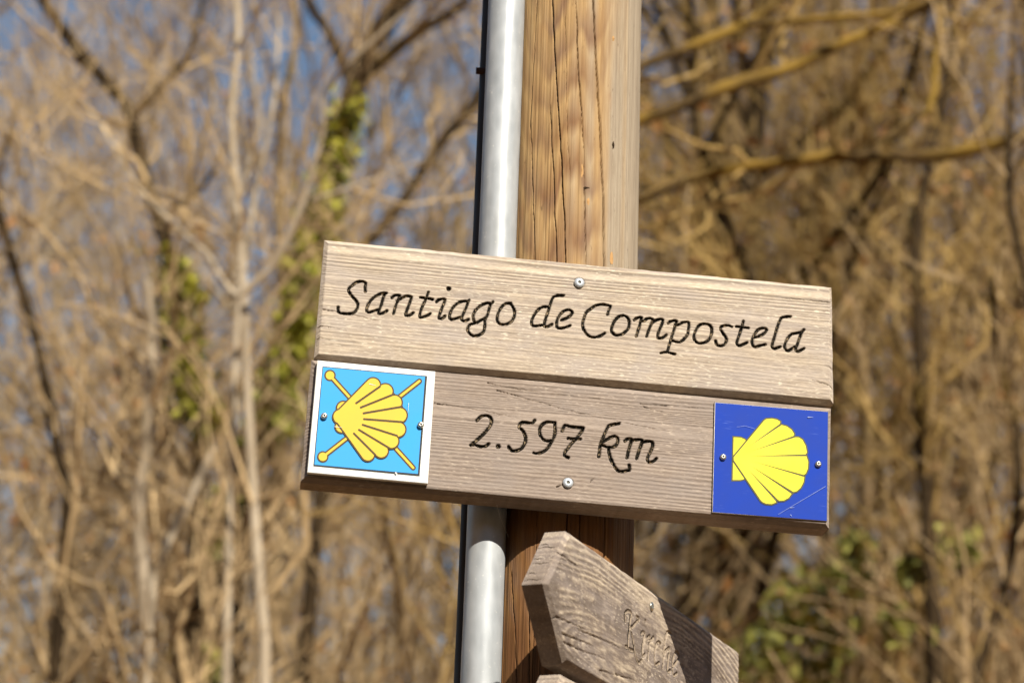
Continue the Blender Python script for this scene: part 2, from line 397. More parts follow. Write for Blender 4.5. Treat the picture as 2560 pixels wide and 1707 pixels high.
def tree_meshes(seed, H, r0, nb1=15, dense=1.0, lean=0.04, t0=0.22, leaves=0):
    rng = np.random.RandomState(seed)
    m = 12; s = np.linspace(0, 1, m)
    W = np.cumsum(rng.randn(m, 2) * 0.012 * H, 0); W -= W[0]
    P = np.stack([W[:, 0] + rng.randn() * lean * H * s, W[:, 1] + rng.randn() * lean * H * s, H * s - 0.3], 1)[None]
    R = (r0 * (1 - 0.85 * s) + 0.004)[None]
    b1P, b1R = spawn(rng, P, R, nb1, t0, 0.97, 0.75, 0.30, 0.26 * H, 0.42 * H, 7, 0.045, 0.55, 0.22)
    b2P, b2R = spawn(rng, b1P, b1R, int(nb1 * 7 * dense), 0.12, 1.0, 0.70, 0.16, 0.09 * H, 0.17 * H, 5, 0.035, 0.50, 0.20)
    b3P, b3R = spawn(rng, np.concatenate([b2P]), b2R, int(nb1 * 34 * dense), 0.1, 1.0, 0.65, 0.12, 0.45, 0.95, 4, 0.04, 0.7, 0.3)
    b3R = np.clip(b3R, 0.003, 0.009)
    b4P, b4R = spawn(rng, b3P, b3R, int(nb1 * 80 * dense), 0.1, 1.0, 0.6, 0.08, 0.22, 0.5, 3, 0.05, 0.85, 0.4)
    b4R = np.clip(b4R, 0.0024, 0.005)
    trunk = joinm([tubes(P, R, 8), tubes(b1P, b1R, 6)])
    crown = joinm([tubes(b2P, np.clip(b2R, 0.005, 1), 4), tubes(b3P, b3R, 3), tubes(b4P, b4R, 3)])
    lv = leaf_quads(rng, np.vstack([b3P[:, 1:].reshape(-1, 3), b4P[:, 1:].reshape(-1, 3)]), 0.036, leaves) if leaves else None
    return trunk, crown, lv, tone(rng, (b2P, 4), (b3P, 3), (b4P, 3))
def shrub_meshes(seed, H, stems=9, leaves=0):
    rng = np.random.RandomState(seed)
    m = 7; s = np.linspace(0, 1, m)
    P = np.zeros((stems, m, 3)); az = rng.rand(stems) * 6.283; sp = (0.25 + 0.35 * rng.rand(stems)) * H; hh = H * (0.65 + 0.35 * rng.rand(stems))
    for i in range(stems):
        P[i, :, 0] = 0.08 * math.cos(az[i]) + math.cos(az[i]) * sp[i] * s**1.4; P[i, :, 1] = 0.08 * math.sin(az[i]) + math.sin(az[i]) * sp[i] * s**1.4; P[i, :, 2] = hh[i] * s - 0.15
    P[:, 1:] += np.cumsum(rng.randn(stems, m - 1, 3) * 0.02 * H, 1)
    R = (0.008 + 0.012 * rng.rand(stems))[:, None] * (1 - 0.75 * s)[None]
    b2P, b2R = spawn(rng, P, R, stems * 8, 0.15, 1, 0.7, 0.2, 0.18 * H, 0.34 * H, 5, 0.035, 0.5, 0.25)
    b3P, b3R = spawn(rng, b2P, b2R, stems * 34, 0.1, 1, 0.65, 0.1, 0.3, 0.7, 4, 0.045, 0.75, 0.4)
    b4P, b4R = spawn(rng, b3P, b3R, stems * 60, 0.1, 1, 0.65, 0.05, 0.15, 0.4, 3, 0.05, 0.85, 0.4)
    st = tubes(P, R, 6)
    tw = joinm([tubes(b2P, np.clip(b2R, 0.004, 1), 4), tubes(b3P, np.clip(b3R, 0.0035, 0.007), 3), tubes(b4P, np.clip(b4R, 0.003, 0.005), 3)])
    lv = leaf_quads(rng, np.vstack([b3P[:, 2:].reshape(-1, 3), b4P[:, 1:].reshape(-1, 3)]), 0.028, leaves) if leaves else None
    return st, tw, lv, tone(rng, (b2P, 4), (b3P, 3), (b4P, 3))
def copy_thing(root, loc, rz, sc=1.0):
    c = root.copy(); COL.objects.link(c); c.location = loc; c.rotation_euler = (0, 0, rz); c.scale = (sc, sc, sc)
    for ch in list(root.children):
        k = ch.copy(); COL.objects.link(k); k.parent = c
    return c

rng = np.random.RandomState(11)
tree_protos = []
for i, (H, r0, nb, dn) in enumerate([(8.5, 0.075, 15, 1.0), (10.5, 0.10, 17, 1.05), (7.0, 0.055, 14, 1.0), (9.5, 0.08, 16, 1.1), (6.2, 0.05, 14, 1.0)]):
    t, c, lv, tn = tree_meshes(100 + i, H, r0, nb, dn, t0=0.10 if H < 8 else 0.18, leaves=(150, 700, 0, 600, 100)[i])
    root = empty('bare_tree', loc=(0, 0, 0))
    mesh_arrays('trunk', *t, M[['bark_brown', 'bark_dark', 'bark_pale', 'bark_brown', 'bark_pale'][i]], root, smooth=True)
    mesh_arrays('crown', *c, M['twig' if i % 2 == 0 else 'twig_gold'], root, attrs={'tone': tn})
    if lv: mesh_arrays('dry_leaves', *lv, M['dead_leaf'], root)
    tree_protos.append(root)
shrub_protos = []
for i, (H, st, lv) in enumerate([(3.0, 9, 80), (2.4, 8, 380), (3.6, 10, 240)]):
    a, b, l, tn = shrub_meshes(200 + i, H, st, lv)
    root = empty('bare_shrub', loc=(0, 0, 0))
    mesh_arrays('stems', *a, M['bark_brown' if i else 'bark_pale'], root, smooth=True)
    mesh_arrays('twigs', *b, M['twig_gold' if i == 1 else 'twig'], root, attrs={'tone': tn})
    if l: mesh_arrays('dry_leaves', *l, M['dead_leaf'], root)
    shrub_protos.append(root)

TREE_LABEL = 'bare brown deciduous tree in the blurred wood behind the signpost'
used = set()
def place(protos, k, x, y, rz, sc, label, cat, group):
    loc = (x, y, float(hill(x, y)))
    key = (id(protos), k)
    if key not in used:
        used.add(key); o = protos[k]; o.location = loc; o.rotation_euler = (0, 0, rz); o.scale = (sc, sc, sc)
    else:
        o = copy_thing(protos[k], loc, rz, sc)
    tag(o, label, cat, group); return o
rows = [(14, 4, 2), (18, 5, 4), (23, 6, 4), (29, 8, 4)]
for Y, n, _ in rows:
    half = 0.245 * Y + 0.5
    for i in range(n):
        x = -half + 2 * half * (i + 0.15 + 0.7 * rng.rand()) / n
        y = Y + rng.uniform(-1.4, 1.4)
        skip = rng.rand()
        if x < -0.11 * y and skip < 0.42: continue
        place(tree_protos, int(rng.randint(5)), x, y, rng.rand() * 6.28, 0.85 + 0.4 * rng.rand(), TREE_LABEL, 'tree', 'bare trees of the wood behind')
for i in range(5):        # the wood is thicker to the right
    Y = 13.0 + 1.9 * i; x = Y * (0.055 + 0.17 * ((i * 0.618 + 0.3) % 1.0))
    place(tree_protos, (1, 3, 3)[i % 3], x, Y, rng.rand() * 6.28, 0.85 + 0.3 * rng.rand(), 'golden brown bare tree in the thicker wood right of the post', 'tree', 'golden trees of the wood right of the post')
for Y, n in [(11.5, 5), (13.5, 6), (16, 7), (19, 8), (23, 10)]:
    half = 0.235 * Y + 0.3
    for i in range(n):
        x = -half + 2 * half * (i + 0.1 + 0.8 * rng.rand()) / n
        y = Y + rng.uniform(-1, 1)
        place(shrub_protos, int(rng.randint(3)), x, y, rng.rand() * 6.28, 0.85 + 0.5 * rng.rand(),
              'leafless brown shrub in the undergrowth of the blurred wood', 'shrub', 'leafless shrubs of the undergrowth')

# the wood goes on to both sides of the view
side_rng = np.random.RandomState(77)
for sgn in (-1, 1):
    for i in range(9):
        Y = 9.0 + 2.1 * i; x = sgn * Y * (0.31 + 0.30 * side_rng.rand())
        place(tree_protos, int(side_rng.randint(5)), x, Y, side_rng.rand() * 6.28, 0.85 + 0.35 * side_rng.rand(), TREE_LABEL, 'tree', 'bare trees of the wood behind')
    for i in range(7):
        Y = 8.0 + 2.2 * i; x = sgn * Y * (0.29 + 0.25 * side_rng.rand())
        place(shrub_protos, int(side_rng.randint(3)), x, Y, side_rng.rand() * 6.28, 0.9 + 0.4 * side_rng.rand(),
              'leafless brown shrub in the undergrowth of the blurred wood', 'shrub', 'leafless shrubs of the undergrowth')
# trees one can tell apart, each with its own limbs
def px_path(pts, Y, dY=0.0):
    n = len(pts)
    return np.array([hit_y(x, y, Y + dY * i / max(1, n - 1)) for i, (x, y) in enumerate(pts)])
def hero_tree(name, label, cat, limbs, Y, bark_m, twig_m, seed, twigs=900, ivy=None, to_ground=True, b1=0, moss_leaves=None, group=None):
    """limbs: list of (pixel path from base to tip, r_base_px, r_tip_px, depth drift)"""
    rng = np.random.RandomState(seed)
    parts, Ps, Rs = [], [], []
    for k, (pts, ra, rb, dY) in enumerate(limbs):
        P = px_path(pts, Y, dY)
        px = np.linalg.norm(P[0] - CAM) / FPX
        if k == 0 and to_ground:
            d = P[0] - P[min(2, len(P) - 1)]; d /= np.linalg.norm(d); gz = float(hill(P[0][0], P[0][1]))
            drop = max(0.0, P[0][2] - gz) + 0.25
            base = P[0] + np.array([d[0] * 0.12 * drop, 0, -drop]); base[2] = float(hill(base[0], base[1])) - 0.2
            P = np.vstack([base, (base + P[0]) / 2, P])
        P = spline(P, 0.12)
        s = np.linspace(0, 1, len(P)); R = (ra + (rb - ra) * s) * px * (1 + 0.10 * sn(s * 14, k * 3.1, 9) + 0.14 * sn(s * len(P) * 0.6, k * 1.7, 12))
        P = P + 0.012 * np.stack([sn(s * 11, k + 1.0, 10), sn(s * 11, k + 5.0, 11), 0 * s], 1)
        parts.append(tubes(P[None], R[None], 10))
        mm = 12; t = np.linspace(0, 1, mm) * (len(P) - 1); i0 = np.minimum(t.astype(int), len(P) - 2); w = (t - i0)[:, None]
        Ps.append(P[i0] * (1 - w) + P[i0 + 1] * w); Rs.append(np.interp(t, np.arange(len(P)), R))
    O = parts[0][0][0].copy()
    O = np.array([O[0], O[1], O[2]])
    root = empty(name, loc=O.tolist())
    V, Q = joinm(parts); mesh_arrays('trunk', V - O, Q, bark_m, root, smooth=True)
    PP, RR = np.array(Ps), np.array(Rs)
    up = PP[:, 3:]
    b1P, b1R = spawn(rng, PP, RR, b1 or 22, 0.3, 1.0, 0.8, 0.25, 0.5, 1.5, 6, 0.06, 0.45, 0.3)
    b2P, b2R = spawn(rng, b1P, np.clip(b1R, 0.006, 0.03), twigs // 4, 0.1, 1, 0.7, 0.12, 0.3, 0.8, 4, 0.07, 0.6, 0.4)
    b3P, b3R = spawn(rng, b2P, b2R, twigs, 0.1, 1, 0.65, 0.08, 0.2, 0.5, 3, 0.08, 0.8, 0.5)
    V, Q = joinm([tubes(b1P, np.clip(b1R, 0.004, 0.02), 5), tubes(b2P, np.clip(b2R, 0.003, 0.007), 3), tubes(b3P, np.clip(b3R, 0.002, 0.004), 3)])
    mesh_arrays('crown', V - O, Q, twig_m, root, attrs={'tone': tone(rng, (b1P, 5), (b2P, 3), (b3P, 3))})
    if ivy:
        pts = []
        for (strip, dep, rad) in ivy:
            p = spline(px_path(strip, Y + dep), 0.03); px = np.linalg.norm(p[0] - CAM) / FPX
            p = np.repeat(p, 14, 0); p = p + rng.randn(*p.shape) * rad * px * 0.48; pts.append(p)
        pts = np.vstack(pts); V, Q = leaf_quads(rng, pts, 0.032, min(len(pts) * 2, 3600))
        mesh_arrays('ivy', V - O, Q, M['ivy'], root)
    tag(root, label, cat, group)
    return root

hero_tree('ivy_tree', 'dark crooked tree with ivy low on its trunk, left of the pale twin stems', 'tree',
          [([(505, 1080), (470, 930), (440, 740), (410, 590), (372, 470), (335, 330), (318, 265), (225, 155), (150, 60), (105, -10), (60, -90)], 33, 15, 0.4),
           ([(330, 290), (365, 250), (420, 205), (480, 120), (520, -40)], 12, 6, 0.5),
           ([(400, 560), (440, 520), (500, 480), (545, 420)], 10, 5, -0.3)],
          8.8, M['bark_dark'], M['twig'], 31, 220, ivy=[([(505, 1080), (470, 920), (448, 780), (425, 650)], -0.12, 40)])
hero_tree('pale_tree', 'slender pale beige tree forking at the sign corner, right one of the twin stems', 'tree',
          [([(664, 1740), (650, 1450), (634, 1250), (620, 1000), (612, 760), (600, 560), (588, 400), (585, 260), (600, 120), (590, -60)], 24, 9, 0.2),
           ([(600, 740), (660, 680), (720, 590), (770, 490), (800, 370), (805, 250), (850, 180), (930, 110), (1010, 30)], 11, 5, -0.3),
           ([(590, 740), (520, 640), (430, 560), (390, 520), (300, 400), (215, 260)], 8, 3, 0.5),
           ([(770, 500), (860, 475), (960, 440), (1060, 400)], 6, 3, 0.0)],
          7.3, M['bark_pale'], M['twig'], 32, 260, b1=14)
hero_tree('pale_tree', 'straight pale beige trunk, left one of the twin stems', 'tree',
          [([(566, 1740), (572, 1400), (580, 1150), (588, 940), (600, 760), (640, 500), (690, 260), (700, 40)], 20, 5, 0.3)],
          7.4, M['bark_pale'], M['twig'], 33, 150, b1=8)
hero_tree('leaning_tree', 'thick ivy-clad tree leaning right above the upper left sign corner', 'tree',
          [([(600, 1250), (660, 1090), (730, 850), (790, 600), (835, 420), (885, 230), (935, 110), (1010, 0), (1080, -90)], 44, 26, 0.6),
           ([(880, 240), (850, 130), (800, 50), (750, -50)], 17, 10, 0.3),
           ([(900, 200), (980, 130), (1080, 60), (1170, 0)], 18, 10, -0.2)],
          9.6, M['bark_dark'], M['twig'], 34, 260, ivy=[([(650, 1110), (730, 850), (790, 600), (835, 420), (870, 280)], -0.15, 48)])
hero_tree('dark_tree', 'dark bare trunk slanting up to the right, touching the pole on its left', 'tree',
          [([(860, 760), (935, 600), (1020, 490), (1110, 350), (1190, 260), (1260, 120)], 24, 14, 0.4)],
          9.8, M['bark_dark'], M['twig'], 35, 150)
hero_tree('dark_tree', 'thin dark trunk curving up the far left edge of the picture', 'tree',
          [([(165, 1310), (150, 1160), (125, 1010), (100, 880), (60, 730), (10, 560), (-40, 420)], 21, 12, 0.2),
           ([(5, 560), (-5, 460), (25, 330), (50, 250)], 8, 4, 0.2)],
          8.2, M['bark_dark'], M['twig'], 36, 150)
hero_tree('forked_tree', 'low pale stem splitting into a V, left of the pale twin stems', 'tree',
          [([(365, 1720), (370, 1590), (385, 1470), (430, 1340), (478, 1250), (540, 1120)], 17, 11, 0.2),
           ([(372, 1580), (350, 1440), (352, 1270), (370, 1050), (385, 850), (365, 700)], 20, 12, -0.2)],
          8.0, M['bark_pale'], M['twig'], 37, 300)
hero_tree('mossy_tree', 'mossy golden tree right of the pole with long limbs sweeping upward', 'tree',
          [([(1350, 620), (1430, 280), (1600, 170), (1760, 105), (1870, 60), (1990, -30)], 19, 13, 0.3),
           ([(1870, 60), (2020, 48), (2160, 42), (2330, 5), (2450, -30)], 11, 8, 0.0),
           ([(1480, 340), (1700, 265), (1830, 215), (1990, 165), (2150, 90), (2300, 20), (2430, -40)], 18, 12, 0.2)],
          7.4, M['bark_moss'], M['twig_gold'], 38, 260)
hero_tree('mossy_tree', 'mossy tree with a lichen-yellow level limb reaching in from the right edge', 'tree',
          [([(2640, 760), (2625, 480), (2600, 330), (2580, 120), (2560, -80)], 30, 20, 0.1),
           ([(2610, 320), (2480, 360), (2330, 388), (2100, 392), (1900, 412), (1750, 440), (1600, 500), (1480, 560)], 17, 12, 0.2),
           ([(2190, 390), (2210, 350), (2290, 300), (2330, 250), (2345, 100), (2350, -40)], 11, 7, 0.3)],
          7.8, M['bark_moss'], M['twig_gold'], 39, 260)
hero_tree('dark_tree', 'thin dark trunk with a narrow fork at the upper right edge', 'tree',
          [([(2600, 1250), (2590, 900), (2560, 680), (2530, 560), (2522, 440), (2535, 250), (2540, 60), (2550, -60)], 12, 8, 0.2),
           ([(2522, 450), (2550, 400), (2590, 330)], 8, 5, 0.0)],
          6.8, M['bark_dark'], M['twig'], 40, 150, b1=8)
hero_tree('dark_tree', 'dark upright trunk in the wood right of the sign, above its corner', 'tree',
          [([(2330, 1500), (2320, 1280), (2305, 1080), (2300, 860), (2290, 600), (2330, 380), (2380, 160), (2390, -40)], 26, 15, 0.4)],
          9.6, M['bark_dark'], M['twig_gold'], 41, 200)
hero_tree('dark_tree', 'dark stem low on the right edge beside the green bush', 'tree',
          [([(2440, 1760), (2490, 1560), (2530, 1380), (2545, 1240), (2540, 1060), (2500, 880), (2480, 700)], 15, 10, 0.2)],
          8.0, M['bark_dark'], M['twig'], 42, 200)

def leaf_bush(label, clumps, Y, seed, n):
    rng = np.random.RandomState(seed)
    O = hit_y(*clumps[0][:2], Y); O[2] = float(hill(O[0], O[1]))
    root = empty('leafy_bush', loc=O.tolist()); st, pts = [], []
    for (x, y, r) in clumps:
        c = hit_y(x, y, Y + rng.uniform(-0.2, 0.2)); rr = r * np.linalg.norm(c - CAM) / FPX
        base = O + np.array([rng.uniform(-.15, .15), rng.uniform(-.1, .1), -0.1])
        mid = (base + c) / 2 + rng.randn(3) * 0.05
        p = spline(np.array([base, mid, c]), 0.1); st.append(tubes(p[None], np.linspace(0.012, 0.004, len(p))[None], 5))
        q = rng.randn(260, 3); q /= np.linalg.norm(q, axis=1, keepdims=True); pts.append(c + q * rr * rng.rand(260, 1) ** 0.7 * 1.25 * np.array([1, 1, .9]))
    V, Q = joinm(st); mesh_arrays('stems', V - O, Q, M['bark_dark'], root, smooth=True)
    V, Q = leaf_quads(rng, np.vstack(pts), 0.032, n); mesh_arrays('leaves', V - O, Q, M['green_leaf'], root)
    tag(root, label, 'bush'); return root
leaf_bush('green leafy bush low at the right, beneath the blue plate side of the sign', [(1950, 1570, 85), (2070, 1600, 90), (2010, 1480, 60), (2110, 1450, 50), (1900, 1650, 70), (2060, 1690, 80), (2240, 1560, 40)], 9.2, 51, 650)
leaf_bush('smaller yellow-green bush right of the sign near the right edge', [(2330, 1390, 55), (2400, 1370, 45), (2270, 1440, 40), (2140, 1370, 40)], 9.6, 52, 420)
leaf_bush('thin green sprig growing between the pale twin stems and sign', [(545, 1370, 40), (560, 1270, 30), (700, 1020, 45), (690, 960, 35), (500, 1650, 45)], 9.4, 53, 900)

# ------------------------------------------------------------------ post, pipe, conduit
POLE_R = 0.067
PC = np.array([0.1174 - POLE_R, 1.95 + 0.028 + 0.005 + POLE_R])
def pole_hit(x, y):
    d = ray(x, y); o = CAM[:2] - PC
    a = d[0]**2 + d[1]**2; b = 2 * (o @ d[:2]); c = o @ o - POLE_R**2
    t = (-b - math.sqrt(max(0, b * b - 4 * a * c))) / (2 * a); p = CAM + d * t
    return math.atan2(p[0] - PC[0], -(p[1] - PC[1])), p[2]        # angle 0 faces the camera, + to the right
def make_post():
    zf = np.concatenate([[-0.3, 0.3, 0.9, 1.5, 1.8], np.arange(1.93, 2.86, 0.003), [2.9, 3.1, 3.3, 3.38]])
    pf = np.concatenate([np.radians(np.arange(-100, 100.01, 0.45)), np.radians(np.arange(108, 259, 8))])
    Z, A = np.meshgrid(zf, pf, indexing='ij')
    r = POLE_R + 0.0012 * sn(A * 2.2, Z * 1.5, 20) + 0.0003 * sn(A * 40, Z * 2.5, 21) + 0.00025 * sn(A * 90, Z * 6, 22)
    z6 = lambda L: [pole_hit(1140 + a / 2.306, b / 2.306) for a, b in L]
    cracks = [([(470, -40), (430, 700), (455, 1490), (470, 3000)], 0.7, 0.003), ([(550, -40), (575, 400), (600, 800), (625, 1270), (632, 1500), (640, 3000)], 1.1, 0.006),
              ([(690, -40), (705, 400), (735, 850), (748, 1500), (700, 3600)], 1.0, 0.004), ([(788, -40), (808, 380), (825, 700), (850, 1200), (853, 1520), (860, 3000)], 1.7, 0.010),
              ([(940, -40), (950, 600), (980, 1200), (1000, 1540), (1000, 3000)], 0.7, 0.003), ([(545, 600), (565, 1100), (582, 1500), (590, 2600)], 0.9, 0.004), ([(630, 100), (640, 700), (655, 1000)], 0.5, 0.002),
              ([(885, 500), (905, 1000), (930, 1500)], 0.5, 0.002), ([(320, 3300), (345, 3700), (355, 4000)], 0.8, 0.004), ([(420, 3300), (425, 4000)], 0.9, 0.005), ([(1030, 900), (1035, 1500)], 0.5, 0.002)]
    for k, (L, w, dep) in enumerate(cracks):
        q = np.array(z6(L)); q = q[np.argsort(q[:, 1])]
        ac = np.interp(zf, q[:, 1], q[:, 0]) + 0.006 * sn(zf * 40, 0 * zf + k, 23) + 0.004 * sn(zf * 120, 0 * zf + k, 24)
        inside = ((zf > q[0, 1]) & (zf < q[-1, 1])).astype(float) if len(L) < 6 and L[0][1] > 0 else np.ones_like(zf)
        ww = np.radians(w * (0.75 if w < 1.05 else 1.0)) * (0.62 + 0.6 * noise2(zf * 12, 0 * zf + k, 25)) * inside
        dd = np.abs(A - ac[:, None]); m = np.clip(1.15 - dd / np.maximum(ww[:, None] * 0.5, 1e-6), 0, 1)
        r = r - dep * np.minimum(1, m * 1.6) * inside[:, None]
    X = PC[0] + r * np.sin(A); Yv = PC[1] - r * np.cos(A)
    V = np.stack([X, Yv, Z], -1).reshape(-1, 3)
    nz, na = Z.shape
    i, j = np.meshgrid(np.arange(nz - 1), np.arange(na), indexing='ij'); j2 = (j + 1) % na
    Q = np.stack([i * na + j, i * na + j2, (i + 1) * na + j2, (i + 1) * na + j], -1).reshape(-1, 4)
    # V-shaped dark growth figure left of the main split
    a0, zt = pole_hit(1362, 470); xa = (A - a0) * POLE_R
    arm = np.where(xa > 0, 1.15 * xa, -2.6 * xa)
    ph = (Z - zt - arm + 0.034 * sn(A * 3, Z * 6, 26) + 0.012 * sn(A * 9, Z * 22, 27) + 0.004 * sn(A * 26, Z * 30, 57)) / 0.055
    fr = ph - np.floor(ph)
    fig = np.clip(fr / 0.34, 0, 1) * np.clip(1.35 * (1 - fr), 0, 1) * np.clip(0.25 + 1.2 * noise2(A * 4, Z * 9, 28), 0, 1)
    fig = fig * np.clip(1.15 - (A - math.radians(8)) / math.radians(26), 0, 1) * np.clip(1.4 + A / math.radians(60), 0, 1)
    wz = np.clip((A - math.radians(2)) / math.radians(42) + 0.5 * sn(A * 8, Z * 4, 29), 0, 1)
    shl = np.clip((2.24 - Z) / 0.05, 0, 1) * np.clip(1.25 - 0.5 * (A > math.radians(45)), 0, 1)  # mask of the browner, shade-darkened stretch below the sign
    o = mesh_arrays('post', V - [PC[0], PC[1], 0], Q, M['post'], smooth=True, attrs={'figure': fig.ravel(), 'weather': wz.ravel(), 'sheltered_shade': np.clip(shl, 0, 1).ravel()})
    return o
post_root = empty('signpost', loc=(PC[0], PC[1], 0.0))
tag(post_root, 'tall round wooden post with long vertical cracks carrying the signs', 'post')
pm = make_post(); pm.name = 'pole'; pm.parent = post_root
def chip(name, x, y, ru, rv, mat):
    # a small knot or torn chip lying on the post's surface
    a_, z_ = pole_hit(1140 + x / 2.306, y / 2.306); k = 14; V = [(0, 0, 0.0018)]
    for i in range(k):
        t = 2 * math.pi * i / k; q = 0.75 + 0.5 * float(noise2(i * 1.7, x * 0.1, 56)); V.append((ru * q * math.cos(t), rv * q * math.sin(t), 0.0006))
    o = mesh_arrays(name, V, [[0, i + 1, (i + 1) % k + 1] for i in range(k)], mat, post_root)
    nrm = np.array([math.sin(a_), -math.cos(a_), 0]); uu_ = np.array([math.cos(a_), math.sin(a_), 0])
    c_ = nrm * POLE_R
    m = np.eye(4); m[:3, 0] = uu_; m[:3, 1] = (0, 0, 1); m[:3, 2] = nrm; m[:3, 3] = (c_[0], c_[1], z_); o.matrix_local = Matrix(m.tolist())
chip('knot', 752, 1086, 0.0030, 0.0016, M['recess_dark']); chip('chip', 758, 1165, 0.0022, 0.0045, M['raw_wood']); chip('chip', 905, 225, 0.0014, 0.0032, M['raw_wood'])
chip('knot', 905, 838, 0.0013, 0.0040, M['recess_dark']); chip('chip', 895, 1490, 0.0020, 0.0070, M['raw_wood']); chip('chip', 725, 985, 0.0014, 0.0075, M['raw_wood'])

def straight_tube(name, x, y, r, z0, z1, mat, parent=None, sides=64, step=0.02, wob=0.0003):
    z = np.arange(z0, z1, step); a = np.arange(sides) * 2 * math.pi / sides
    Z, A = np.meshgrid(z, a, indexing='ij')
    rr = r + wob * sn(A * 1.3, Z * 9, 30) + wob * 0.5 * sn(A * 5, Z * 30, 31)
    V = np.stack([rr * np.cos(A), rr * np.sin(A), Z], -1).reshape(-1, 3); n = sides
    i, j = np.meshgrid(np.arange(len(z) - 1), np.arange(n), indexing='ij'); j2 = (j + 1) % n
    Q = np.stack([i * n + j, i * n + j2, (i + 1) * n + j2, (i + 1) * n + j], -1).reshape(-1, 4)
    o = mesh_arrays(name, V, Q, mat, parent, smooth=True); o.location = (x, y, 0); return o
pipe = straight_tube('galvanized_pipe', -0.0170, 1.9995, 0.01775, -0.2, 3.2, M['zinc'])
tag(pipe, 'round galvanized steel pipe fixed along the left front of the wooden post', 'pipe')
cond = empty('black_conduit', loc=(-0.0325, 2.026, 0)); tag(cond, 'thin black conduit running up behind the left side of the steel pipe', 'conduit')
straight_tube('tube', 0, 0, 0.0085, -0.2, 3.2, M['black_pvc'], cond, 32)
nb = hit_y(1194, 178, 2.02)
nl = straight_tube('clip', 0, 0, 0.0034, 0, 0.0125, M['rust'], cond, 16, 0.002); nl.rotation_euler = (0, math.radians(-90), 0)
nl.location = (0.0, -0.006, nb[2])
def dome(name, r, h, mat, parent, loc, recess=None, recess_r=0.45, torx=False):
    """a screw head: domed disc, its drive recess sunk in the middle"""
    k, rings = 24, [(1.0, -0.25), (1.0, 0.25), (0.93, 0.55), (0.75, 0.85), (0.48, 1.0), (0.36, 0.98), (0.32, 0.62), (0.0, 0.6)]
    V, Q = [], []
    for (a, b) in rings:
        for i in range(k):
            t = 2 * math.pi * i / k; q = a
            if a in (0.36, 0.32): q = a * (0.80 + 0.20 * math.cos((6 if torx else 4) * t))
            V.append((r * q * math.cos(t), r * q * math.sin(t), h * b))
    n = len(rings)
    Q = [[i * k + j, i * k + (j + 1) % k, (i + 1) * k + (j + 1) % k, (i + 1) * k + j] for i in range(n - 1) for j in range(k)]
    idx = [1 if i >= n - 3 else 0 for i in range(n - 1) for j in range(k)]
    o = mesh_arrays(name, np.array(V), np.array(Q), parent=parent, smooth=True, mats=[mat, M['recess']], mat_idx=idx)
    o.location = loc; return o

# ------------------------------------------------------------------ planks with carved lettering
def carve_field(U, V, strokes):
    """strokes: list of (points (n,2), width array) -> how deep inside a stroke each grid vertex is, metres of distance to its edge"""
    D = np.full(U.shape, 1.0)
    for P, w in strokes:
        mrg = 0.004
        m = (U > P[:, 0].min() - mrg) & (U < P[:, 0].max() + mrg) & (V > P[:, 1].min() - mrg) & (V < P[:, 1].max() + mrg)
        if not m.any(): continue
        u = U[m]; v = V[m]
        d = (np.sqrt((u[:, None] - P[None, :, 0])**2 + (v[:, None] - P[None, :, 1])**2) - w[None] * 0.5).min(1)
        D[m] = np.minimum(D[m], d)
    return D
def stroke(fr, pts, Z, base, seed, step=0.0005):
    ox, oy, sc = Z
    q = np.array([fr.px(ox + x / sc, oy + y / sc) for x, y in pts]); P = spline(q, step)
    T = np.gradient(P, axis=0); T /= np.linalg.norm(T, axis=1, keepdims=True) + 1e-9
    down = np.abs(T[:, 1] * 0.9 + T[:, 0] * 0.25)
    s = np.arange(len(P)) * step
    w = base * (0.80 + 0.34 * down + 0.16 * sn(s * 260, s * 0 + seed, 33) + 0.10 * sn(s * 800, s * 0 + seed, 34))
    P = P + np.stack([sn(s * 300, s * 0 + seed, 35), sn(s * 300, s * 0 + seed, 36)], 1) * base * 0.05
    return P, w
def dot(fr, c, Z, r):
    ox, oy, sc = Z; p = fr.px(ox + c[0] / sc, oy + c[1] / sc)
    P = np.stack([np.linspace(-0.0004, 0.0004, 5) + p[0], np.full(5, p[1])], 1)
    return P, np.full(5, r)
def letter_mesh(name, strokes, mat, parent, depth=0.0021):
    V, Q = [], []; o = 0
    prof = np.array([-1, -0.55, 0, 0.55, 1]); dz = np.array([-0.22, -0.75, -1.0, -0.75, -0.22])
    for k, (P, w) in enumerate(strokes):
        T = np.gradient(P, axis=0); T /= np.linalg.norm(T, axis=1, keepdims=True) + 1e-9
        e0, e1 = P[0] - T[0] * w[0] * 0.35, P[-1] + T[-1] * w[-1] * 0.35
        PP = np.vstack([e0, P, e1]); TT = np.vstack([T[:1], T, T[-1:]]); ww = np.concatenate([[w[0] * 0.45], w, [w[-1] * 0.45]])
        N = np.stack([-TT[:, 1], TT[:, 0]], 1)
        X = PP[:, None] + N[:, None] * (ww[:, None, None] * 0.5) * prof[None, :, None]
        z = np.broadcast_to(dz * depth, X.shape[:2]) - 0.00004 * k
        v = np.concatenate([X, z[..., None]], 2).reshape(-1, 3); n = len(PP)
        i, j = np.meshgrid(np.arange(n - 1), np.arange(4), indexing='ij')
        q = np.stack([i * 5 + j, i * 5 + j + 1, (i + 1) * 5 + j + 1, (i + 1) * 5 + j], -1).reshape(-1, 4)
        V.append(v); Q.append(q + o); o += len(v)
    return mesh_arrays(name, np.vstack(V), np.vstack(Q)[:, ::-1].copy(), mat, parent, smooth=True)

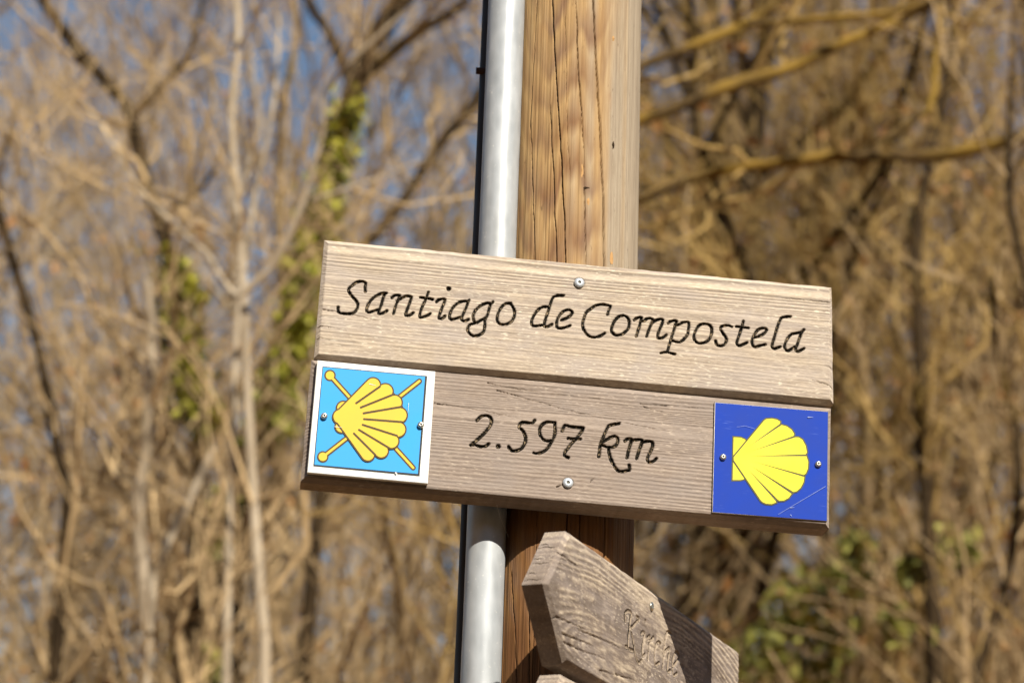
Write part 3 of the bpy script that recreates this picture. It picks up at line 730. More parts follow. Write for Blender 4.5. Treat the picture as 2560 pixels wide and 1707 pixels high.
def plank(name, corners, thick, ch, grain_fn, strokes, cracks, mat, parent, res=0.0006, tipfn=None, relief=0.0004, wave=0.0004, hole=None, cut=0.0030):
    """corners: TL, TR, BR, BL of the outer outline (2-D, in the sign's own axes)"""
    TL, TR, BR, BL = [np.array(c) for c in corners]
    Lm = np.linalg.norm(TR - TL); Hm = np.linalg.norm(TL - BL)
    nu, nv = int(Lm / res), int(Hm / res)
    s = np.linspace(0, 1, nu); t = np.linspace(0, 1, nv)
    def outline(S_, T_):
        p = (BL[None] * (1 - T_)[:, None] + TL[None] * T_[:, None]) * (1 - S_)[:, None] + (BR[None] * (1 - T_)[:, None] + TR[None] * T_[:, None]) * S_[:, None]
        if tipfn is not None: p = p + np.stack([tipfn(T_) * (1 - S_), 0 * S_], 1)
        return p
    cu, cv_ = ch / Lm, ch / Hm
    Sg, Tg = np.meshgrid(cu + (1 - 2 * cu) * s, cv_ + (1 - 2 * cv_) * t, indexing='ij')
    G = outline(Sg.ravel(), Tg.ravel()); U = G[:, 0]; Vv = G[:, 1]
    gr, hh = grain_fn(U, Vv)
    z = relief * (hh - 0.6) + wave * sn(U * 9, Vv * 14, 37)
    ed = np.minimum(np.minimum(Sg.ravel() - cu, 1 - cu - Sg.ravel()) * Lm, np.minimum(Tg.ravel() - cv_, 1 - cv_ - Tg.ravel()) * Hm)
    rag = 0.0009 * (0.6 + 0.8 * noise2(U * 120, Vv * 120, 38))
    z = z - 0.0005 * np.clip(1 - ed / rag, 0, 1) ** 2
    D = carve_field(U, Vv, strokes)
    groove = np.clip((0.00045 - D) / 0.00055, 0, 1)
    z = z - cut * groove - 0.00025 * np.clip(1 - np.abs(D - 0.0005) / 0.0006, 0, 1) * noise2(U * 500, Vv * 500, 39)
    if cracks:
        Dc = carve_field(U, Vv, cracks); z = z - 0.0024 * np.clip((0.00012 - Dc) / 0.0004, 0, 1); gr = gr - 0.4 * np.clip((0.0002 - Dc) / 0.0004, 0, 1)
    for (hx, hy, hr) in (hole or []):
        dh = np.hypot(U - hx, Vv - hy); z = z - 0.0012 * np.clip((hr * 1.25 - dh) / (hr * 0.3), 0, 1)
    front = np.stack([U, Vv, z], 1)
    idx = np.arange(nu * nv).reshape(nu, nv)
    Q = [np.stack([idx[:-1, :-1], idx[1:, :-1], idx[1:, 1:], idx[:-1, 1:]], -1).reshape(-1, 4)]
    loop = np.concatenate([idx[:-1, 0], idx[-1, :-1], idx[1:, -1][::-1], idx[0, 1:][::-1]])       # counter-clockwise
    Sl = ((Sg.ravel()[loop] - cu) / (1 - 2 * cu)); Tl = ((Tg.ravel()[loop] - cv_) / (1 - 2 * cv_))
    out = outline(Sl, Tl); n = len(loop); V = [front]; base = nu * nv
    jit = sn(out[:, 0] * 90, out[:, 1] * 90, 40) * 0.00025
    cx = out.mean(0)
    dirv = out - G[loop]; dirv /= np.linalg.norm(dirv, axis=1, keepdims=True) + 1e-9
    o1 = out + dirv * jit[:, None]
    gl = gr[loop]
    def ring(xy, zz): return np.concatenate([xy, np.broadcast_to(np.asarray(zz, float), (len(xy),))[:, None]], 1)
    rings = [ring(o1, -ch * np.where(Tl < 0.001, 1.7, 1.0) + jit), ring(o1 - dirv * jit[:, None] * 0.6, -thick * 0.5 + 0 * jit), ring(out, -thick)]
    prev = loop; attrs = [gr]
    for rg in rings:
        V.append(rg); cur = np.arange(base, base + n); base += n; attrs.append(np.clip(gl * 0.5 + 0.4 * noise2(out[:, 0] * 300, out[:, 1] * 300, 48), 0, 1))
        Q.append(np.stack([prev, cur, np.roll(cur, -1), np.roll(prev, -1)], -1)); prev = cur
    # back: bridge the long edges straight across
    nb_, ns = nu - 1, nv - 1
    bot = prev[:nb_ + 1]; top = np.concatenate([prev[nb_ + ns:2 * nb_ + ns], prev[2 * nb_ + ns:2 * nb_ + ns + 1]])[::-1]
    Q.append(np.stack([bot[:-1], top[:-1], top[1:], bot[1:]], -1))
    V = np.vstack(V); Q = np.vstack(Q)
    nf = (nu - 1) * (nv - 1)
    o = mesh_arrays(name, V, Q, mat, parent, attrs={'grain': np.clip(np.concatenate(attrs), 0, 1)})
    o.data.polygons.foreach_set('use_smooth', np.arange(len(Q)) < nf)
    return o

PSI, TILT = math.radians(6.0), math.radians(1.25)
uh = np.array([math.cos(PSI), math.sin(PSI), 0]); nh = np.array([math.sin(PSI), -math.cos(PSI), 0])
SF = Frame(P0, uh * math.cos(TILT) - np.array([0, 0, math.sin(TILT)]), np.array([0, 0, 1.0]) * math.cos(TILT) + uh * math.sin(TILT))
sign = empty('wooden_sign', SF.matrix())
tag(sign, 'weathered two-plank wooden sign carved Santiago de Compostela 2.597 km', 'sign')

Z1 = (760, 620, 6.0306); Z2 = (1080, 660, 6.0306); Z3 = (1440, 720, 6.819); Z4 = (1700, 740, 6.533); Z5 = (1150, 1000, 7.127); Z6 = (1440, 1020, 7.838)
UPPER = [
 ('S', Z1, [[(925,655),(920,590),(930,530),(890,505),(830,505),(770,530),(710,575),(670,625),(690,680),(740,745),(790,800),(812,860),(790,930),(740,980),(660,990),(580,985),(530,970),(515,930),(512,890)]]),
 ('a', Z1, [[(1245,680),(1190,680),(1110,710),(1040,755),(985,820),(950,890),(945,950),(985,970),(1050,950),(1130,925)],[(1215,690),(1190,760),(1165,850),(1135,930),(1125,985),(1180,985),(1250,945)]]),
 ('n', Z1, [[(1320,750),(1370,715),(1440,715),(1415,790),(1380,870),(1350,990)],[(1400,800),(1470,755),(1540,725),(1610,730),(1610,770),(1580,860),(1545,950),(1535,1015),(1590,1015),(1645,975)]]),
 ('t', Z1, [[(1875,665),(1840,760),(1790,870),(1755,960),(1745,1045),(1800,1040),(1870,1010),(1905,985)],[(1750,745),(1850,755),(1940,775)]]),
 ('i', Z2, [[(65,570),(110,535),(190,530),(175,600),(140,690),(110,770),(105,820),(150,820),(195,785)],((250,373),0.0034)]),
 ('a', Z2, [[(560,545),(540,560),(470,560),(390,590),(320,650),(280,720),(262,790),(285,835),(350,825),(430,800)],[(545,565),(520,640),(490,710),(455,790),(450,845),(490,860),(550,835)]]),
 ('g', Z2, [[(920,570),(895,590),(820,590),(740,625),(670,680),(630,740),(620,800),(640,870),(670,885),(730,850),(800,815)],[(880,600),(860,680),(830,780),(800,830),(795,920),(780,1010),(730,1060),(640,1085),(570,1050),(535,985),(570,920),(660,885)]]),
 ('o', Z2, [[(1185,590),(1110,600),(1050,645),(1010,710),(985,780),(985,860),(1030,905),(1110,910),(1180,880),(1220,830),(1245,760),(1235,680),(1185,590)]]),
 ('d', Z2, [[(1985,470),(1890,475),(1825,505),(1795,570),(1770,650),(1740,750),(1705,850),(1695,930),(1730,945),(1810,910)],[(1765,645),(1690,645),(1610,680),(1545,760),(1505,850),(1505,910),(1545,935),(1680,915)]]),
 ('e', Z2, [[(1950,845),(2020,820),(2080,780),(2115,730),(2080,690),(2030,690),(1960,730),(1905,800),(1880,870),(1885,950),(1930,970),(2010,955),(2085,925)]]),
 ('C', Z3, [[(540,450),(560,380),(585,305),(500,285),(420,280),(330,300),(250,355),(180,410),(140,500),(115,600),(125,690),(170,770),(240,825),(330,840),(410,815),(490,770)]]),
 ('o', Z3, [[(800,465),(730,490),(680,530),(640,590),(610,680),(610,740),(650,790),(700,805),(780,790),(840,745),(890,690),(910,600),(890,520),(850,480),(800,465)]]),
 ('m', Z3, [[(990,545),(1040,510),(1115,500),(1105,560),(1085,640),(1060,720),(1030,820)],[(1110,570),(1160,560),(1220,520),(1300,530),(1290,600),(1250,690),(1205,820)],[(1300,590),(1380,545),(1460,530),(1480,570),(1450,650),(1415,730),(1395,800),(1405,855),(1470,850),(1540,800)]]),
 ('p', Z3, [[(1570,600),(1620,565),(1710,560),(1690,640),(1660,750),(1620,870),(1590,970),(1560,1080)],[(1445,1110),(1540,1090),(1620,1110),(1690,1125)],[(1700,640),(1760,620),(1830,585),(1910,580),(1925,640),(1915,720),(1900,790),(1850,860),(1770,920),(1700,915),(1640,895)]]),
 ('o', Z4, [[(400,450),(330,470),(280,520),(245,590),(228,660),(240,720),(290,765),(360,770),(430,745),(480,700),(510,630),(520,550),(500,490),(450,460),(400,450)]]),
 ('s', Z4, [[(850,505),(790,480),(720,485),(665,510),(670,560),(710,620),(750,680),(755,740),(720,795),(660,815),(600,790),(580,730)]]),
 ('t', Z4, [[(1035,415),(1010,500),(980,600),(945,700),(930,770),(960,810),(1030,790),(1095,760)],[(915,495),(1000,505),(1120,522)]]),
 ('e', Z4, [[(1220,680),(1290,655),(1370,615),(1410,565),(1400,530),(1340,525),(1270,555),(1215,630),(1180,710),(1185,790),(1220,830),(1300,810),(1395,790)]]),
 ('l', Z4, [[(1810,335),(1720,340),(1660,355),(1620,430),(1580,540),(1550,650),(1515,760),(1505,830),(1540,860),(1590,845),(1640,825)]]),
 ('a', Z4, [[(2025,550),(1980,590),(1900,605),(1820,625),(1760,690),(1720,770),(1710,840),(1750,895),(1810,870),(1880,830)],[(1985,600),(1950,690),(1920,780),(1895,850),(1905,905),(1960,890),(2030,855)]])]
LOWER = [
 ('2', Z5, [[(300,360),(350,305),(430,275),(510,285),(560,350),(550,430),(490,520),(400,620),(290,720),(190,800)],[(190,800),(260,790),(330,815),(400,825),(460,815),(510,780)]]),
 ('.', Z5, [((680,822),0.0034)]),
 ('5', Z5, [[(1330,360),(1290,405),(1200,400),(1110,395),(1065,430),(1055,490),(1110,530),(1150,600),(1170,690),(1150,780),(1090,860),(1010,900),(940,905),(890,870),(865,825)]]),
 ('9', Z5, [[(1690,400),(1600,390),(1530,395),(1460,440),(1425,510),(1420,590),(1450,660),(1500,710),(1560,725),(1630,720)],[(1690,400),(1695,490),(1690,580),(1670,670),(1620,760),(1560,850),(1490,910),(1400,945),(1310,935)]]),
 ('7', Z5, [[(1820,545),(1850,470),(1880,445),(1960,465),(2060,480),(2200,495)],[(2200,495),(2160,570),(2080,670),(2000,760),(1920,860),(1865,940),(1870,990),(1935,1025)],[(1925,680),(2030,690),(2145,690)]]),
 ('k', Z6, [[(850,300),(750,315),(650,340),(610,390),(570,480),(530,580),(490,680),(465,800),(450,945)],[(500,670),(590,620),(680,570),(760,545),(810,580),(820,650),(780,730),(700,765),(600,755),(500,715)],[(640,770),(650,870),(680,990),(740,1110),(810,1210),(890,1240),(980,1225),(1045,1215)],[(1045,1215),(1050,1160),(1040,1110)]]),
 ('m', Z6, [[(955,645),(1010,600),(1075,600),(1070,690),(1030,830),(1000,970)],[(1085,635),(1170,620),(1280,615),(1290,680),(1240,820),(1190,980)],[(1300,670),(1400,650),(1480,655),(1505,720),(1470,830),(1420,930),(1400,1000),(1430,1060),(1510,1040),(1575,990)]])]
KZ = (1540, 1500, 7.575)
KIRCHE = [
 ('K', KZ, [[(190,390),(180,310),(185,240),(240,210),(300,245),(285,330),(272,430),(262,560),(248,690),(238,860)],[(385,300),(445,355),(400,410),(335,490),(262,545)],[(300,610),(335,760),(358,930),(385,1080),(440,1190),(492,1140)],[(190,880),(235,895),(285,940),(345,962)]]),
 ('i', KZ, [[(488,640),(515,612),(548,632),(530,720),(512,850),(500,990),(515,1052),(552,1030)],((565,390),0.0026)]),
 ('r', KZ, [[(600,725),(632,682),(648,700),(632,850),(618,980),(608,1110)],[(640,760),(690,740),(720,705)]]),
 ('c', KZ, [[(850,830),(820,795),(775,825),(745,920),(733,1060),(738,1180),(770,1222),(830,1180)]]),
 ('h', KZ, [[(1035,630),(990,600),(955,640),(930,760),(908,960),(896,1120),(888,1280)],[(905,1020),(955,945),(1010,912),(1008,1010),(990,1180),(982,1320),(1005,1355),(1040,1335)]]),
 ('e', KZ, [[(1080,1240),(1130,1200),(1172,1120),(1180,1040),(1150,985),(1110,1030),(1082,1140),(1075,1290),(1085,1400),(1112,1425),(1160,1385)]])]
def build_letters(fr, spec, base):
    out = []
    for k, (ch_, Z, ss) in enumerate(spec):
        st = []
        for j, s_ in enumerate(ss):
            if isinstance(s_, tuple): st.append(dot(fr, s_[0], Z, s_[1]))
            else: st.append(stroke(fr, s_, Z, base, k * 7.3 + j * 2.1))
        out.append(st)
    return out
def px_crack(fr, pts, w, Z=(0, 0, 1), seed=0):
    q = np.array([fr.px(Z[0] + x / Z[2], Z[1] + y / Z[2]) for x, y in pts]); P = spline(q, 0.0006)
    s = np.linspace(0, 1, len(P)); P[:, 1] += 0.0004 * sn(s * 25, s * 0 + seed, 41)
    return P, w * (1.0 - 0.75 * s)

def grain_upper(U, V):
    w = V + 0.0030 * sn(U * 3.2, V * 9, 1) + 0.0010 * sn(U * 8, V * 50, 2) + 0.0008 * sn(U * 2.0, V * 160, 6)
    ph = w / 0.0040 + 1.7 * sn(V * 0 + 3.3, w * 95, 5)
    lower = np.clip((0.075 - V) / 0.05, 0, 1)
    g = (0.5 + 0.5 * np.cos(2 * math.pi * ph)) ** 1.3
    g2 = 0.5 + 0.5 * np.cos(2 * math.pi * (w / 0.0023 + 1.3 * sn(U * 5, w * 60, 7)))
    amp = np.clip(0.62 + 0.6 * noise2(U * 5, V * 55, 8), 0, 1)
    g = g * (1 - 0.65 * lower) + (0.35 * g2 + 0.3) * 0.65 * lower
    g = 0.5 + (g - 0.5) * amp + 0.16 * sn(U * 40, V * 420, 12) + 0.10 * sn(U * 130, V * 700, 13)
    g = g + 0.18 * np.clip((V - 0.09) / 0.05, 0, 1)
    return np.clip(g, 0, 1), g
def grain_lower(U, V):
    k = np.clip((V + 0.02) / 0.08, 0, 1)
    w = V + 0.07 * U * k + 0.004 * sn(U * 4, V * 9, 14) + 0.0009 * sn(U * 9, V * 70, 15)
    ph = w / (0.0034) + 2.2 * sn(V * 0 + 1.7, w * 70, 16)
    amp = np.clip(0.35 + 0.8 * noise2(U * 5, V * 40, 17) - 0.35 * k, 0.1, 1)
    g = 0.5 + ((0.5 + 0.5 * np.cos(2 * math.pi * ph)) ** 1.2 - 0.5) * amp
    g = g + 0.15 * sn(U * 36, V * 420, 18) + 0.10 * sn(U * 130, V * 700, 19) - 0.05 * k
    return np.clip(g, 0, 1), g
def grain_arrow(U, V):
    vc = -0.035; w = np.sqrt((V - vc + 0.007 * sn(U * 7, V * 10, 42))**2 + ((U + 0.06) * 0.16)**2) + 0.004 * sn(U * 6, V * 8, 43) + 0.0012 * sn(U * 22, V * 40, 49)
    ph = w / 0.0046 + 1.6 * sn(U * 0 + 2.2, w * 70, 44)
    g = (0.5 + 0.5 * np.cos(2 * math.pi * ph)) ** 1.2
    amp = np.clip(0.05 + 1.0 * noise2(U * 9, V * 26, 45), 0, 1)
    g = 0.5 + (g - 0.5) * amp + 0.30 * sn(U * 60, V * 300, 46) + 0.22 * sn(U * 160, V * 500, 47) + 0.25 * sn(U * 14, V * 22, 50)
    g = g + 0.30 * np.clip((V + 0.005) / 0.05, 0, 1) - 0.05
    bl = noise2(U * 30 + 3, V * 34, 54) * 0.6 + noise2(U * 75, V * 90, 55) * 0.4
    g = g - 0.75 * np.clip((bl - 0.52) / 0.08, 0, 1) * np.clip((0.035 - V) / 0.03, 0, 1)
    return np.clip(g, 0, 1), g

qa = [SF.px(*p) for p in ((811, 597.5), (2081, 716), (2085, 1008), (785, 893))]
qb = [SF.px(*p) for p in ((779, 897), (2079, 1018.5), (2074, 1320), (752, 1201))]
Lu = build_letters(SF, UPPER, 0.00195); Ll = build_letters(SF, LOWER, 0.00220)
ZA = (740, 560, 3.36); ZB = (1400, 620, 3.178); ZC = (1080, 920, 3.459)
cr_u = [px_crack(SF, [(225, 715), (450, 760), (720, 818)], 0.0010, ZA, 1), px_crack(SF, [(205, 855), (300, 870), (420, 900)], 0.0009, ZA, 2), px_crack(SF, [(190, 950), (300, 980)], 0.0008, ZA, 3),
        px_crack(SF, [(2190, 438), (1900, 410), (1700, 395)], 0.0009, ZB, 4), px_crack(SF, [(2170, 1100), (2080, 1070), (1980, 1040)], 0.0009, ZB, 5), px_crack(SF, [(2170, 950), (2050, 930)], 0.0008, ZB, 6)]
cr_l = [px_crack(SF, [(20, 300), (300, 345), (800, 440)], 0.0008, ZC, 7), px_crack(SF, [(480, 130), (800, 190), (1450, 270)], 0.0008, ZC, 8), px_crack(SF, [(560, 190), (1200, 370), (1800, 500), (2350, 610)], 0.0008, ZC, 9),
        px_crack(SF, [(1800, 310), (2350, 350)], 0.0007, ZC, 10), px_crack(SF, [(1820, 330), (2350, 500)], 0.0006, ZC, 11), px_crack(SF, [(1080, 1025), (1130, 1010)], 0.0016, ZC, 12), px_crack(SF, [(1370, 980), (1410, 940)], 0.0010, ZC, 13)]
s1 = SF.px(1448, 707.5); s2 = SF.px(1419.7, 1207)
pu = plank('plank', qa, 0.028, 0.0033, grain_upper, [s for L in Lu for s in L], cr_u, M['wood_upper'], sign, relief=0.00055, hole=[(s1[0], s1[1], 0.0047)])
pu['label'] = 'upper pale plank carved Santiago de Compostela'
pl = plank('plank', qb, 0.028, 0.0033, grain_lower, [s for L in Ll for s in L], cr_l, M['wood_lower'], sign, relief=0.00045, hole=[(s2[0], s2[1], 0.0047)])
pl['label'] = 'lower browner plank carved 2.597 km'
for L in Lu: letter_mesh('carved_letter', L, M['letter'], pu)
for L in Ll: letter_mesh('carved_numeral', L, M['letter'], pl)
for o in pl.children:
    pass
dome('screw', 0.0047, 0.0022, M['screw'], pu, (s1[0], s1[1], 0.0003), torx=True)
dome('screw', 0.0047, 0.0022, M['screw'], pl, (s2[0], s2[1], 0.0002), torx=True)

# ------------------------------------------------------------------ trail plates
def flat(name, polys, mat, parent, z, dz=0.00004):
    V, F_ = [], []
    for k, p in enumerate(polys):
        b = len(V); V += [(x, y, z + dz * k) for x, y in p]; F_.append(list(range(b, b + len(p))))
        a = sum(p[i][0] * p[(i + 1) % len(p)][1] - p[(i + 1) % len(p)][0] * p[i][1] for i in range(len(p)))
        if a < 0: F_[-1].reverse()
    return mesh_arrays(name, V, F_, mat, parent)
def slab(name, p, z0, z1, mat, parent, bev=0.0006):
    """flat plate with a softened front edge from four corners"""
    p = np.array(p); c = p.mean(0); q = c + (p - c) * (1 - bev / 0.05)
    V = [(*x, z0) for x in p] + [(*x, z1 - bev) for x in p] + [(*x, z1) for x in q]
    F_ = [[0, 1, 2, 3], [8, 11, 10, 9]] + [[i, i + 4, (i + 1) % 4 + 4, (i + 1) % 4] for i in range(4)] + [[i + 4, i + 8, (i + 1) % 4 + 8, (i + 1) % 4 + 4] for i in range(4)]
    return mesh_arrays(name, V, F_, mat, parent)
def capsule(a, b, ra, rb, n=14):
    a = np.array(a, float); b = np.array(b, float); d = b - a; L = np.linalg.norm(d); t = math.atan2(d[1], d[0])
    off = math.acos(max(-1, min(1, (ra - rb) / L)))
    A = [a + ra * np.array([math.cos(x), math.sin(x)]) for x in np.linspace(t + off, t + 2 * math.pi - off, n)]
    B = [b + rb * np.array([math.cos(x), math.sin(x)]) for x in np.linspace(t - off, t + off, n)]
    return A + B
def circ(c, r, n=36): return [(c[0] + r * math.cos(2 * math.pi * i / n), c[1] + r * math.sin(2 * math.pi * i / n)) for i in range(n)]
class PlateMap:
    def __init__(s, Z, h, corners):
        s.Z = Z; s.h = h; q = np.array([SF.px(Z[0] + x / Z[2], Z[1] + y / Z[2], h) for x, y in corners])
        s.c = q.mean(0); s.q = q - s.c; s.fr = SF.shifted(s.c[0], s.c[1], 0)
    def __call__(s, p): return tuple(SF.px(s.Z[0] + p[0] / s.Z[2], s.Z[1] + p[1] / s.Z[2], s.h) - s.c)
    def poly(s, P): return [s(p) for p in P]
HP = 0.0060
pmap = PlateMap((740, 880, 4.355), HP, [(232, 88), (1518, 210), (1435, 1432), (122, 1310)])
plate = empty('trail_plate', pmap.fr.matrix()); tag(plate, 'light blue white-bordered plate with yellow scallop shell over crossed staffs', 'plate')
slab('backing', pmap.q, 0.0012, HP, M['white'], plate)
blk = flat('frame_line', [pmap.poly([(288, 155), (1428, 260), (1345, 1352), (188, 1242)])], M['black_line'], plate, HP + 0.0001)
flat('blue_field', [pmap.poly([(294, 164), (1405, 267), (1326, 1325), (200, 1224)])], M['sky_blue'], plate, HP + 0.0002)
z = HP + 0.0003; OW = 17
for (ball, a, b) in (((370, 255), (400, 290), (1275, 1258)), ((292, 1140), (330, 1112), (1343, 318))):
    st = flat('staff', [pmap.poly(capsule(a, b, 13, 13)), pmap.poly(circ(ball, 46))], M['yellow'], plate, z + 0.0001)
    flat('outline', [pmap.poly(capsule(a, b, 13 + OW, 13 + OW)), pmap.poly(circ(ball, 46 + OW))], M['brown_line'], st, z, 0.00002)
    z += 0.0002
ears = [((515, 610), 66), ((495, 812), 62)]
er = flat('shell_ear', [pmap.poly(circ(c, r)) for c, r in ears], M['yellow'], plate, z + 0.0001); flat('outline', [pmap.poly(circ(c, r + OW)) for c, r in ears], M['brown_line'], er, z, 0.00002)
z += 0.0002
tips = [((838, 363), 74), ((972, 432), 78), ((1072, 553), 76), ((1125, 690), 78), ((1112, 845), 76), ((1038, 972), 74), ((928, 1078), 70), ((782, 1114), 68)]
hub = (482, 706)
def shellpolys(g):
    P = [pmap.poly(circ(hub, 74 + g))]
    for (c, r) in tips: P.append(pmap.poly(capsule(hub, c, 62 + g, r + g)))
    return P
sh = flat('scallop_shell', shellpolys(0), M['yellow'], plate, z + 0.00025, 0.00001)
flat('outline', shellpolys(OW), M['brown_line'], sh, z, 0.00001)
divs = [((655, 560), (912, 380)), ((705, 607), (1068, 462)), ((735, 670), (1155, 598)), ((740, 733), (1155, 765)), ((725, 795), (1098, 914)), ((685, 850), (1020, 1052)), ((630, 890), (862, 1122))]
for a, b in divs: flat('rib_line', [pmap.poly(capsule(a, b, 11, 11, 8))], M['brown_line'], sh, z + 0.00045)
for c in ((307, 700), (1357, 797)):
    p = pmap(c); dome('screw', 0.0030, 0.0024, M['screw_dark'], plate, (p[0], p[1], z + 0.0003))
for sp_ in [pmap.poly(capsule((800, 352), (870, 368), 4, 1)), pmap.poly(capsule((420, 815), (500, 825), 3, 1)), pmap.poly(capsule((1225, 560), (1218, 660), 2, 1)), pmap.poly(capsule((1085, 1318), (1098, 1330), 8, 4))]: flat('scratch', [sp_], M['white'], plate, z + 0.0006)

HB = 0.0022
bmap = PlateMap((1740, 980, 4.2375), HB, [(196, 103), (1402, 205), (1390, 1367), (170, 1274)])
plate2 = empty('trail_plate', bmap.fr.matrix()); tag(plate2, 'dark blue square plate with lemon yellow scallop shell, on the right', 'plate')
slab('backing', bmap.q, 0.0004, HB, M['screw_dark'], plate2, 0.0004)
flat('blue_field', [bmap.poly([(204, 110), (1397, 210), (1385, 1362), (177, 1268)])], M['royal_blue'], plate2, HB + 0.0001)
ctr = [(398, 690), (555, 580), (575, 632), (580, 680), (600, 735), (580, 782), (550, 822), (398, 722)]
outer = [[(720, 303), (742, 288), (800, 283), (855, 293), (890, 315), (886, 338)], [(905, 350), (960, 365), (1010, 400), (1038, 445), (1030, 466)], [(1050, 480), (1085, 481), (1125, 505), (1160, 570), (1173, 640), (1160, 660)],
         [(1168, 680), (1187, 740), (1183, 810), (1162, 862), (1140, 878)], [(1145, 900), (1137, 955), (1105, 1015), (1065, 1050), (1030, 1058)], [(1010, 1078), (980, 1120), (930, 1147), (880, 1150), (862, 1136)], [(838, 1150), (846, 1168), (800, 1186), (740, 1181), (705, 1165), (685, 1147)]]
lobes = []
inn = [ctr[0]] + ctr[1:7] + [ctr[7]]
for k, o_ in enumerate(outer): lobes.append([inn[k]] + o_ + [inn[k + 1]])
hinge = [(398, 478), (470, 482), (520, 503), (540, 560), (420, 700), (540, 880), (515, 918), (470, 930), (388, 930)]
def grow(P, g):
    P = np.array(P, float); n = len(P); out = []
    ar = sum(P[i][0] * P[(i + 1) % n][1] - P[(i + 1) % n][0] * P[i][1] for i in range(n)); sg = 1 if ar > 0 else -1
    for i in range(n):
        a, b, c = P[i - 1], P[i], P[(i + 1) % n]
        n1 = np.array([(b - a)[1], -(b - a)[0]]); n2 = np.array([(c - b)[1], -(c - b)[0]]); n1 /= np.linalg.norm(n1) + 1e-9; n2 /= np.linalg.norm(n2) + 1e-9
        m = n1 + n2; m /= np.linalg.norm(m) + 1e-9; out.append(tuple(b + sg * m * g / max(0.5, m @ n1)))
    return out
fan = [ctr[0]] + [p for o_ in outer for p in o_] + [ctr[7]]
hg = flat('shell_hinge', [bmap.poly(hinge)], M['lemon'], plate2, HB + 0.00035); flat('outline', [bmap.poly(grow(hinge, 14))], M['olive_line'], hg, HB + 0.00025)
sh2 = flat('scallop_shell', [bmap.poly(p) for p in lobes] + [bmap.poly(ctr)], M['lemon'], plate2, HB + 0.00065, 0.00001)
flat('outline', [bmap.poly(grow(fan, 15))], M['olive_line'], sh2, HB + 0.00050)
for c in ((285, 690), (1293, 765)):
    p = bmap(c); dome('screw', 0.0030, 0.0024, M['screw_dark'], plate2, (p[0], p[1], HB + 0.0005))
for sp_ in [bmap.poly(capsule((865, 1298), (1372, 998), 1.2, 1.8)), bmap.poly(capsule((1000, 1225), (1040, 1222), 4, 1)), bmap.poly(capsule((1185, 268), (1240, 268), 5, 1)), bmap.poly(capsule((430, 372), (520, 360), 1, 1.2)), bmap.poly(capsule((520, 360), (618, 390), 1.2, 1.2)), bmap.poly(capsule((1000, 1300), (1010, 1312), 4, 2))]: flat('scratch', [sp_], M['scratch'], plate2, HB + 0.0009)

# ------------------------------------------------------------------ arrow boards below
def arrow_frame(al, z, tilt=0.0):
    a = math.radians(al); d = np.array([math.sin(a), math.cos(a), 0]); n = np.array([math.cos(a), -math.sin(a), 0])
    Q = np.array([PC[0], PC[1], 0]) + n * (POLE_R + 0.022); Q[2] = z
    return Frame(Q, d * math.cos(tilt) - np.array([0, 0, math.sin(tilt)]), np.array([0, 0, 1.0]))
AF = arrow_frame(23.2, 2.05)
arrow = empty('arrow_sign', AF.matrix()); tag(arrow, 'grey wooden arrow board carved Kirche, pointing left, below the main sign', 'sign')
tt = AF.px(1424, 1326); tr = AF.px(1850, 1626); tb = AF.px(1422, 1662); tp = AF.px(1366, 1456)
tipd = -(tt[0] - tp[0]); tv = (tp[1] - tb[1]) / (tt[1] - tb[1])
tipfn = lambda T_: np.where(T_ < tv, T_ / tv, (1 - T_) / (1 - tv)) * tipd
Lk = build_letters(AF, KIRCHE, 0.0030)
KA = (1280, 1300, 3.853)
cr_a = [px_crack(AF, [(430, 930), (560, 985), (700, 1050)], 0.0016, KA, 21), px_crack(AF, [(485, 1090), (620, 1140), (800, 1215)], 0.0020, KA, 22), px_crack(AF, [(640, 1050), (900, 1160), (1080, 1250)], 0.0015, KA, 23),
        px_crack(AF, [(500, 1175), (720, 1270), (900, 1330)], 0.0015, KA, 24), px_crack(AF, [(480, 330), (560, 390), (640, 450)], 0.0014, KA, 25), px_crack(AF, [(850, 1440), (1000, 1490)], 0.0014, KA, 26), px_crack(AF, [(1000, 1480), (1250, 1560)], 0.0014, KA, 27)]
topl = (tt[0], tt[1]); topr = (tr[0], tt[1] + 0.001); botr = (tr[0], tb[1]); botl = (tt[0] + 0.002, tb[1])
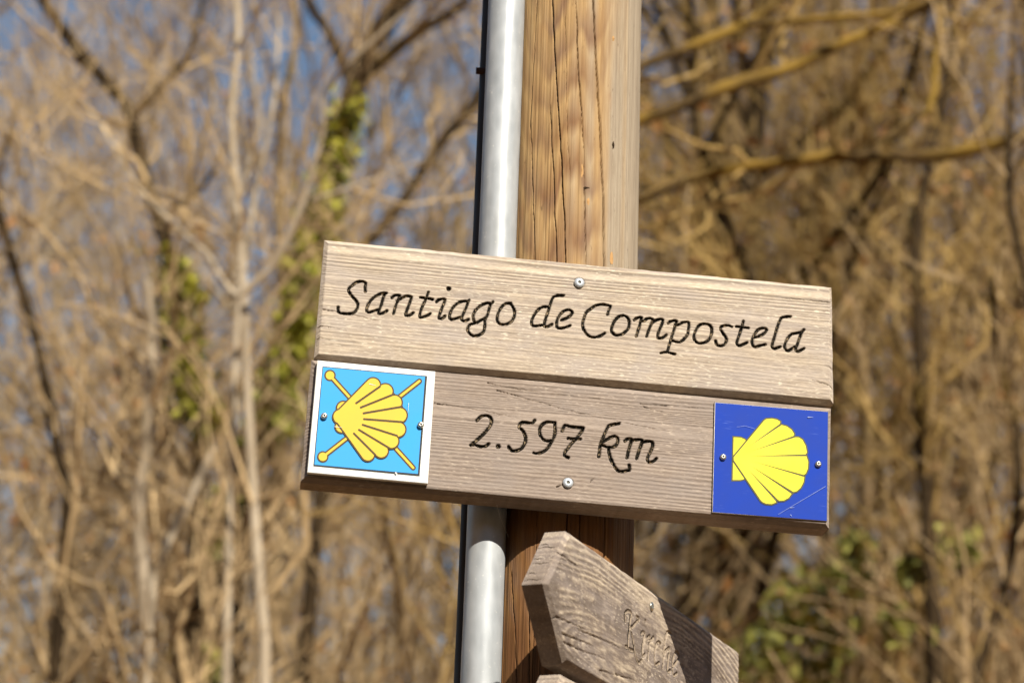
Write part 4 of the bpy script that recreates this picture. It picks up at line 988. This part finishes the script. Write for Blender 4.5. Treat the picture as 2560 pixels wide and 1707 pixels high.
ap = plank('plank', [topl, topr, botr, botl], 0.022, 0.004, grain_arrow, [s for L in Lk for s in L], cr_a, M['wood_arrow'], arrow, res=0.0008, tipfn=tipfn, relief=0.0005, wave=0.0009, cut=0.0020)
for L in Lk: letter_mesh('carved_letter', L, M['letter_faded'], ap, 0.0010)
sa = AF.px(1628, 1515); dome('screw', 0.0040, 0.0014, M['screw_dark'], ap, (sa[0], sa[1], 0.0004), torx=True)
# drying cracks across the sawn upper end of the arrow board
for k in range(9):
    f_ = 0.08 + 0.84 * (k + 0.3 * math.sin(k * 2.3)) / 8.6; T_ = tv + (1 - tv) * f_
    vv = tb[1] + (tt[1] - tb[1]) * T_; uu = float(tipfn(np.array([T_]))[0]) + tt[0] + 0.002 * (1 - T_)
    zz = np.linspace(-0.0205, -0.0055 - 0.008 * (k % 3), 12); zz = zz if k % 2 else zz - 0.001
    P_ = np.stack([uu - 0.0001 + 0.0009 * sn(zz * 300, zz * 0 + k, 51) * 0.9, vv + 0.0008 * sn(zz * 300, zz * 0 + k, 51), zz], 1)
    mesh_arrays('end_crack', *tubes(P_[None], (0.00042 * np.sin(np.linspace(0.25, 2.9, 12)))[None], 4), M['recess_dark'], ap)
AF2 = arrow_frame(24.0, AF.O[2] - 0.150)
arrow2 = empty('arrow_sign', AF2.matrix()); tag(arrow2, 'second grey arrow board at the bottom edge, only its pointed tip visible', 'sign')
q2 = AF2.px(1412, 1684)
dv = q2[1] - tt[1]; du = q2[0] - tt[0]
plank('plank', [(q2[0], q2[1]), (q2[0] + 0.47, q2[1]), (q2[0] + 0.47, q2[1] - 0.112), (q2[0], q2[1] - 0.112)], 0.022, 0.004, grain_arrow, [], [], M['wood_arrow'], arrow2, res=0.0012, tipfn=tipfn, relief=0.0005, wave=0.0009)

# spider thread hanging from the sign to the post
a = hit_y(1240, 1254, 1.962); b = hit_y(1250, 1290, 1.975); c = hit_y(1271, 1342, 1.992)
P = spline(np.array([a, b, c]), 0.004)
th = mesh_arrays('spider_thread', *tubes((P - a)[None], np.full((1, len(P)), 0.00010), 4), M['white']); th.location = a.tolist()
tag(th, 'fine pale spider thread hanging under the sign by the pipe', 'thread')
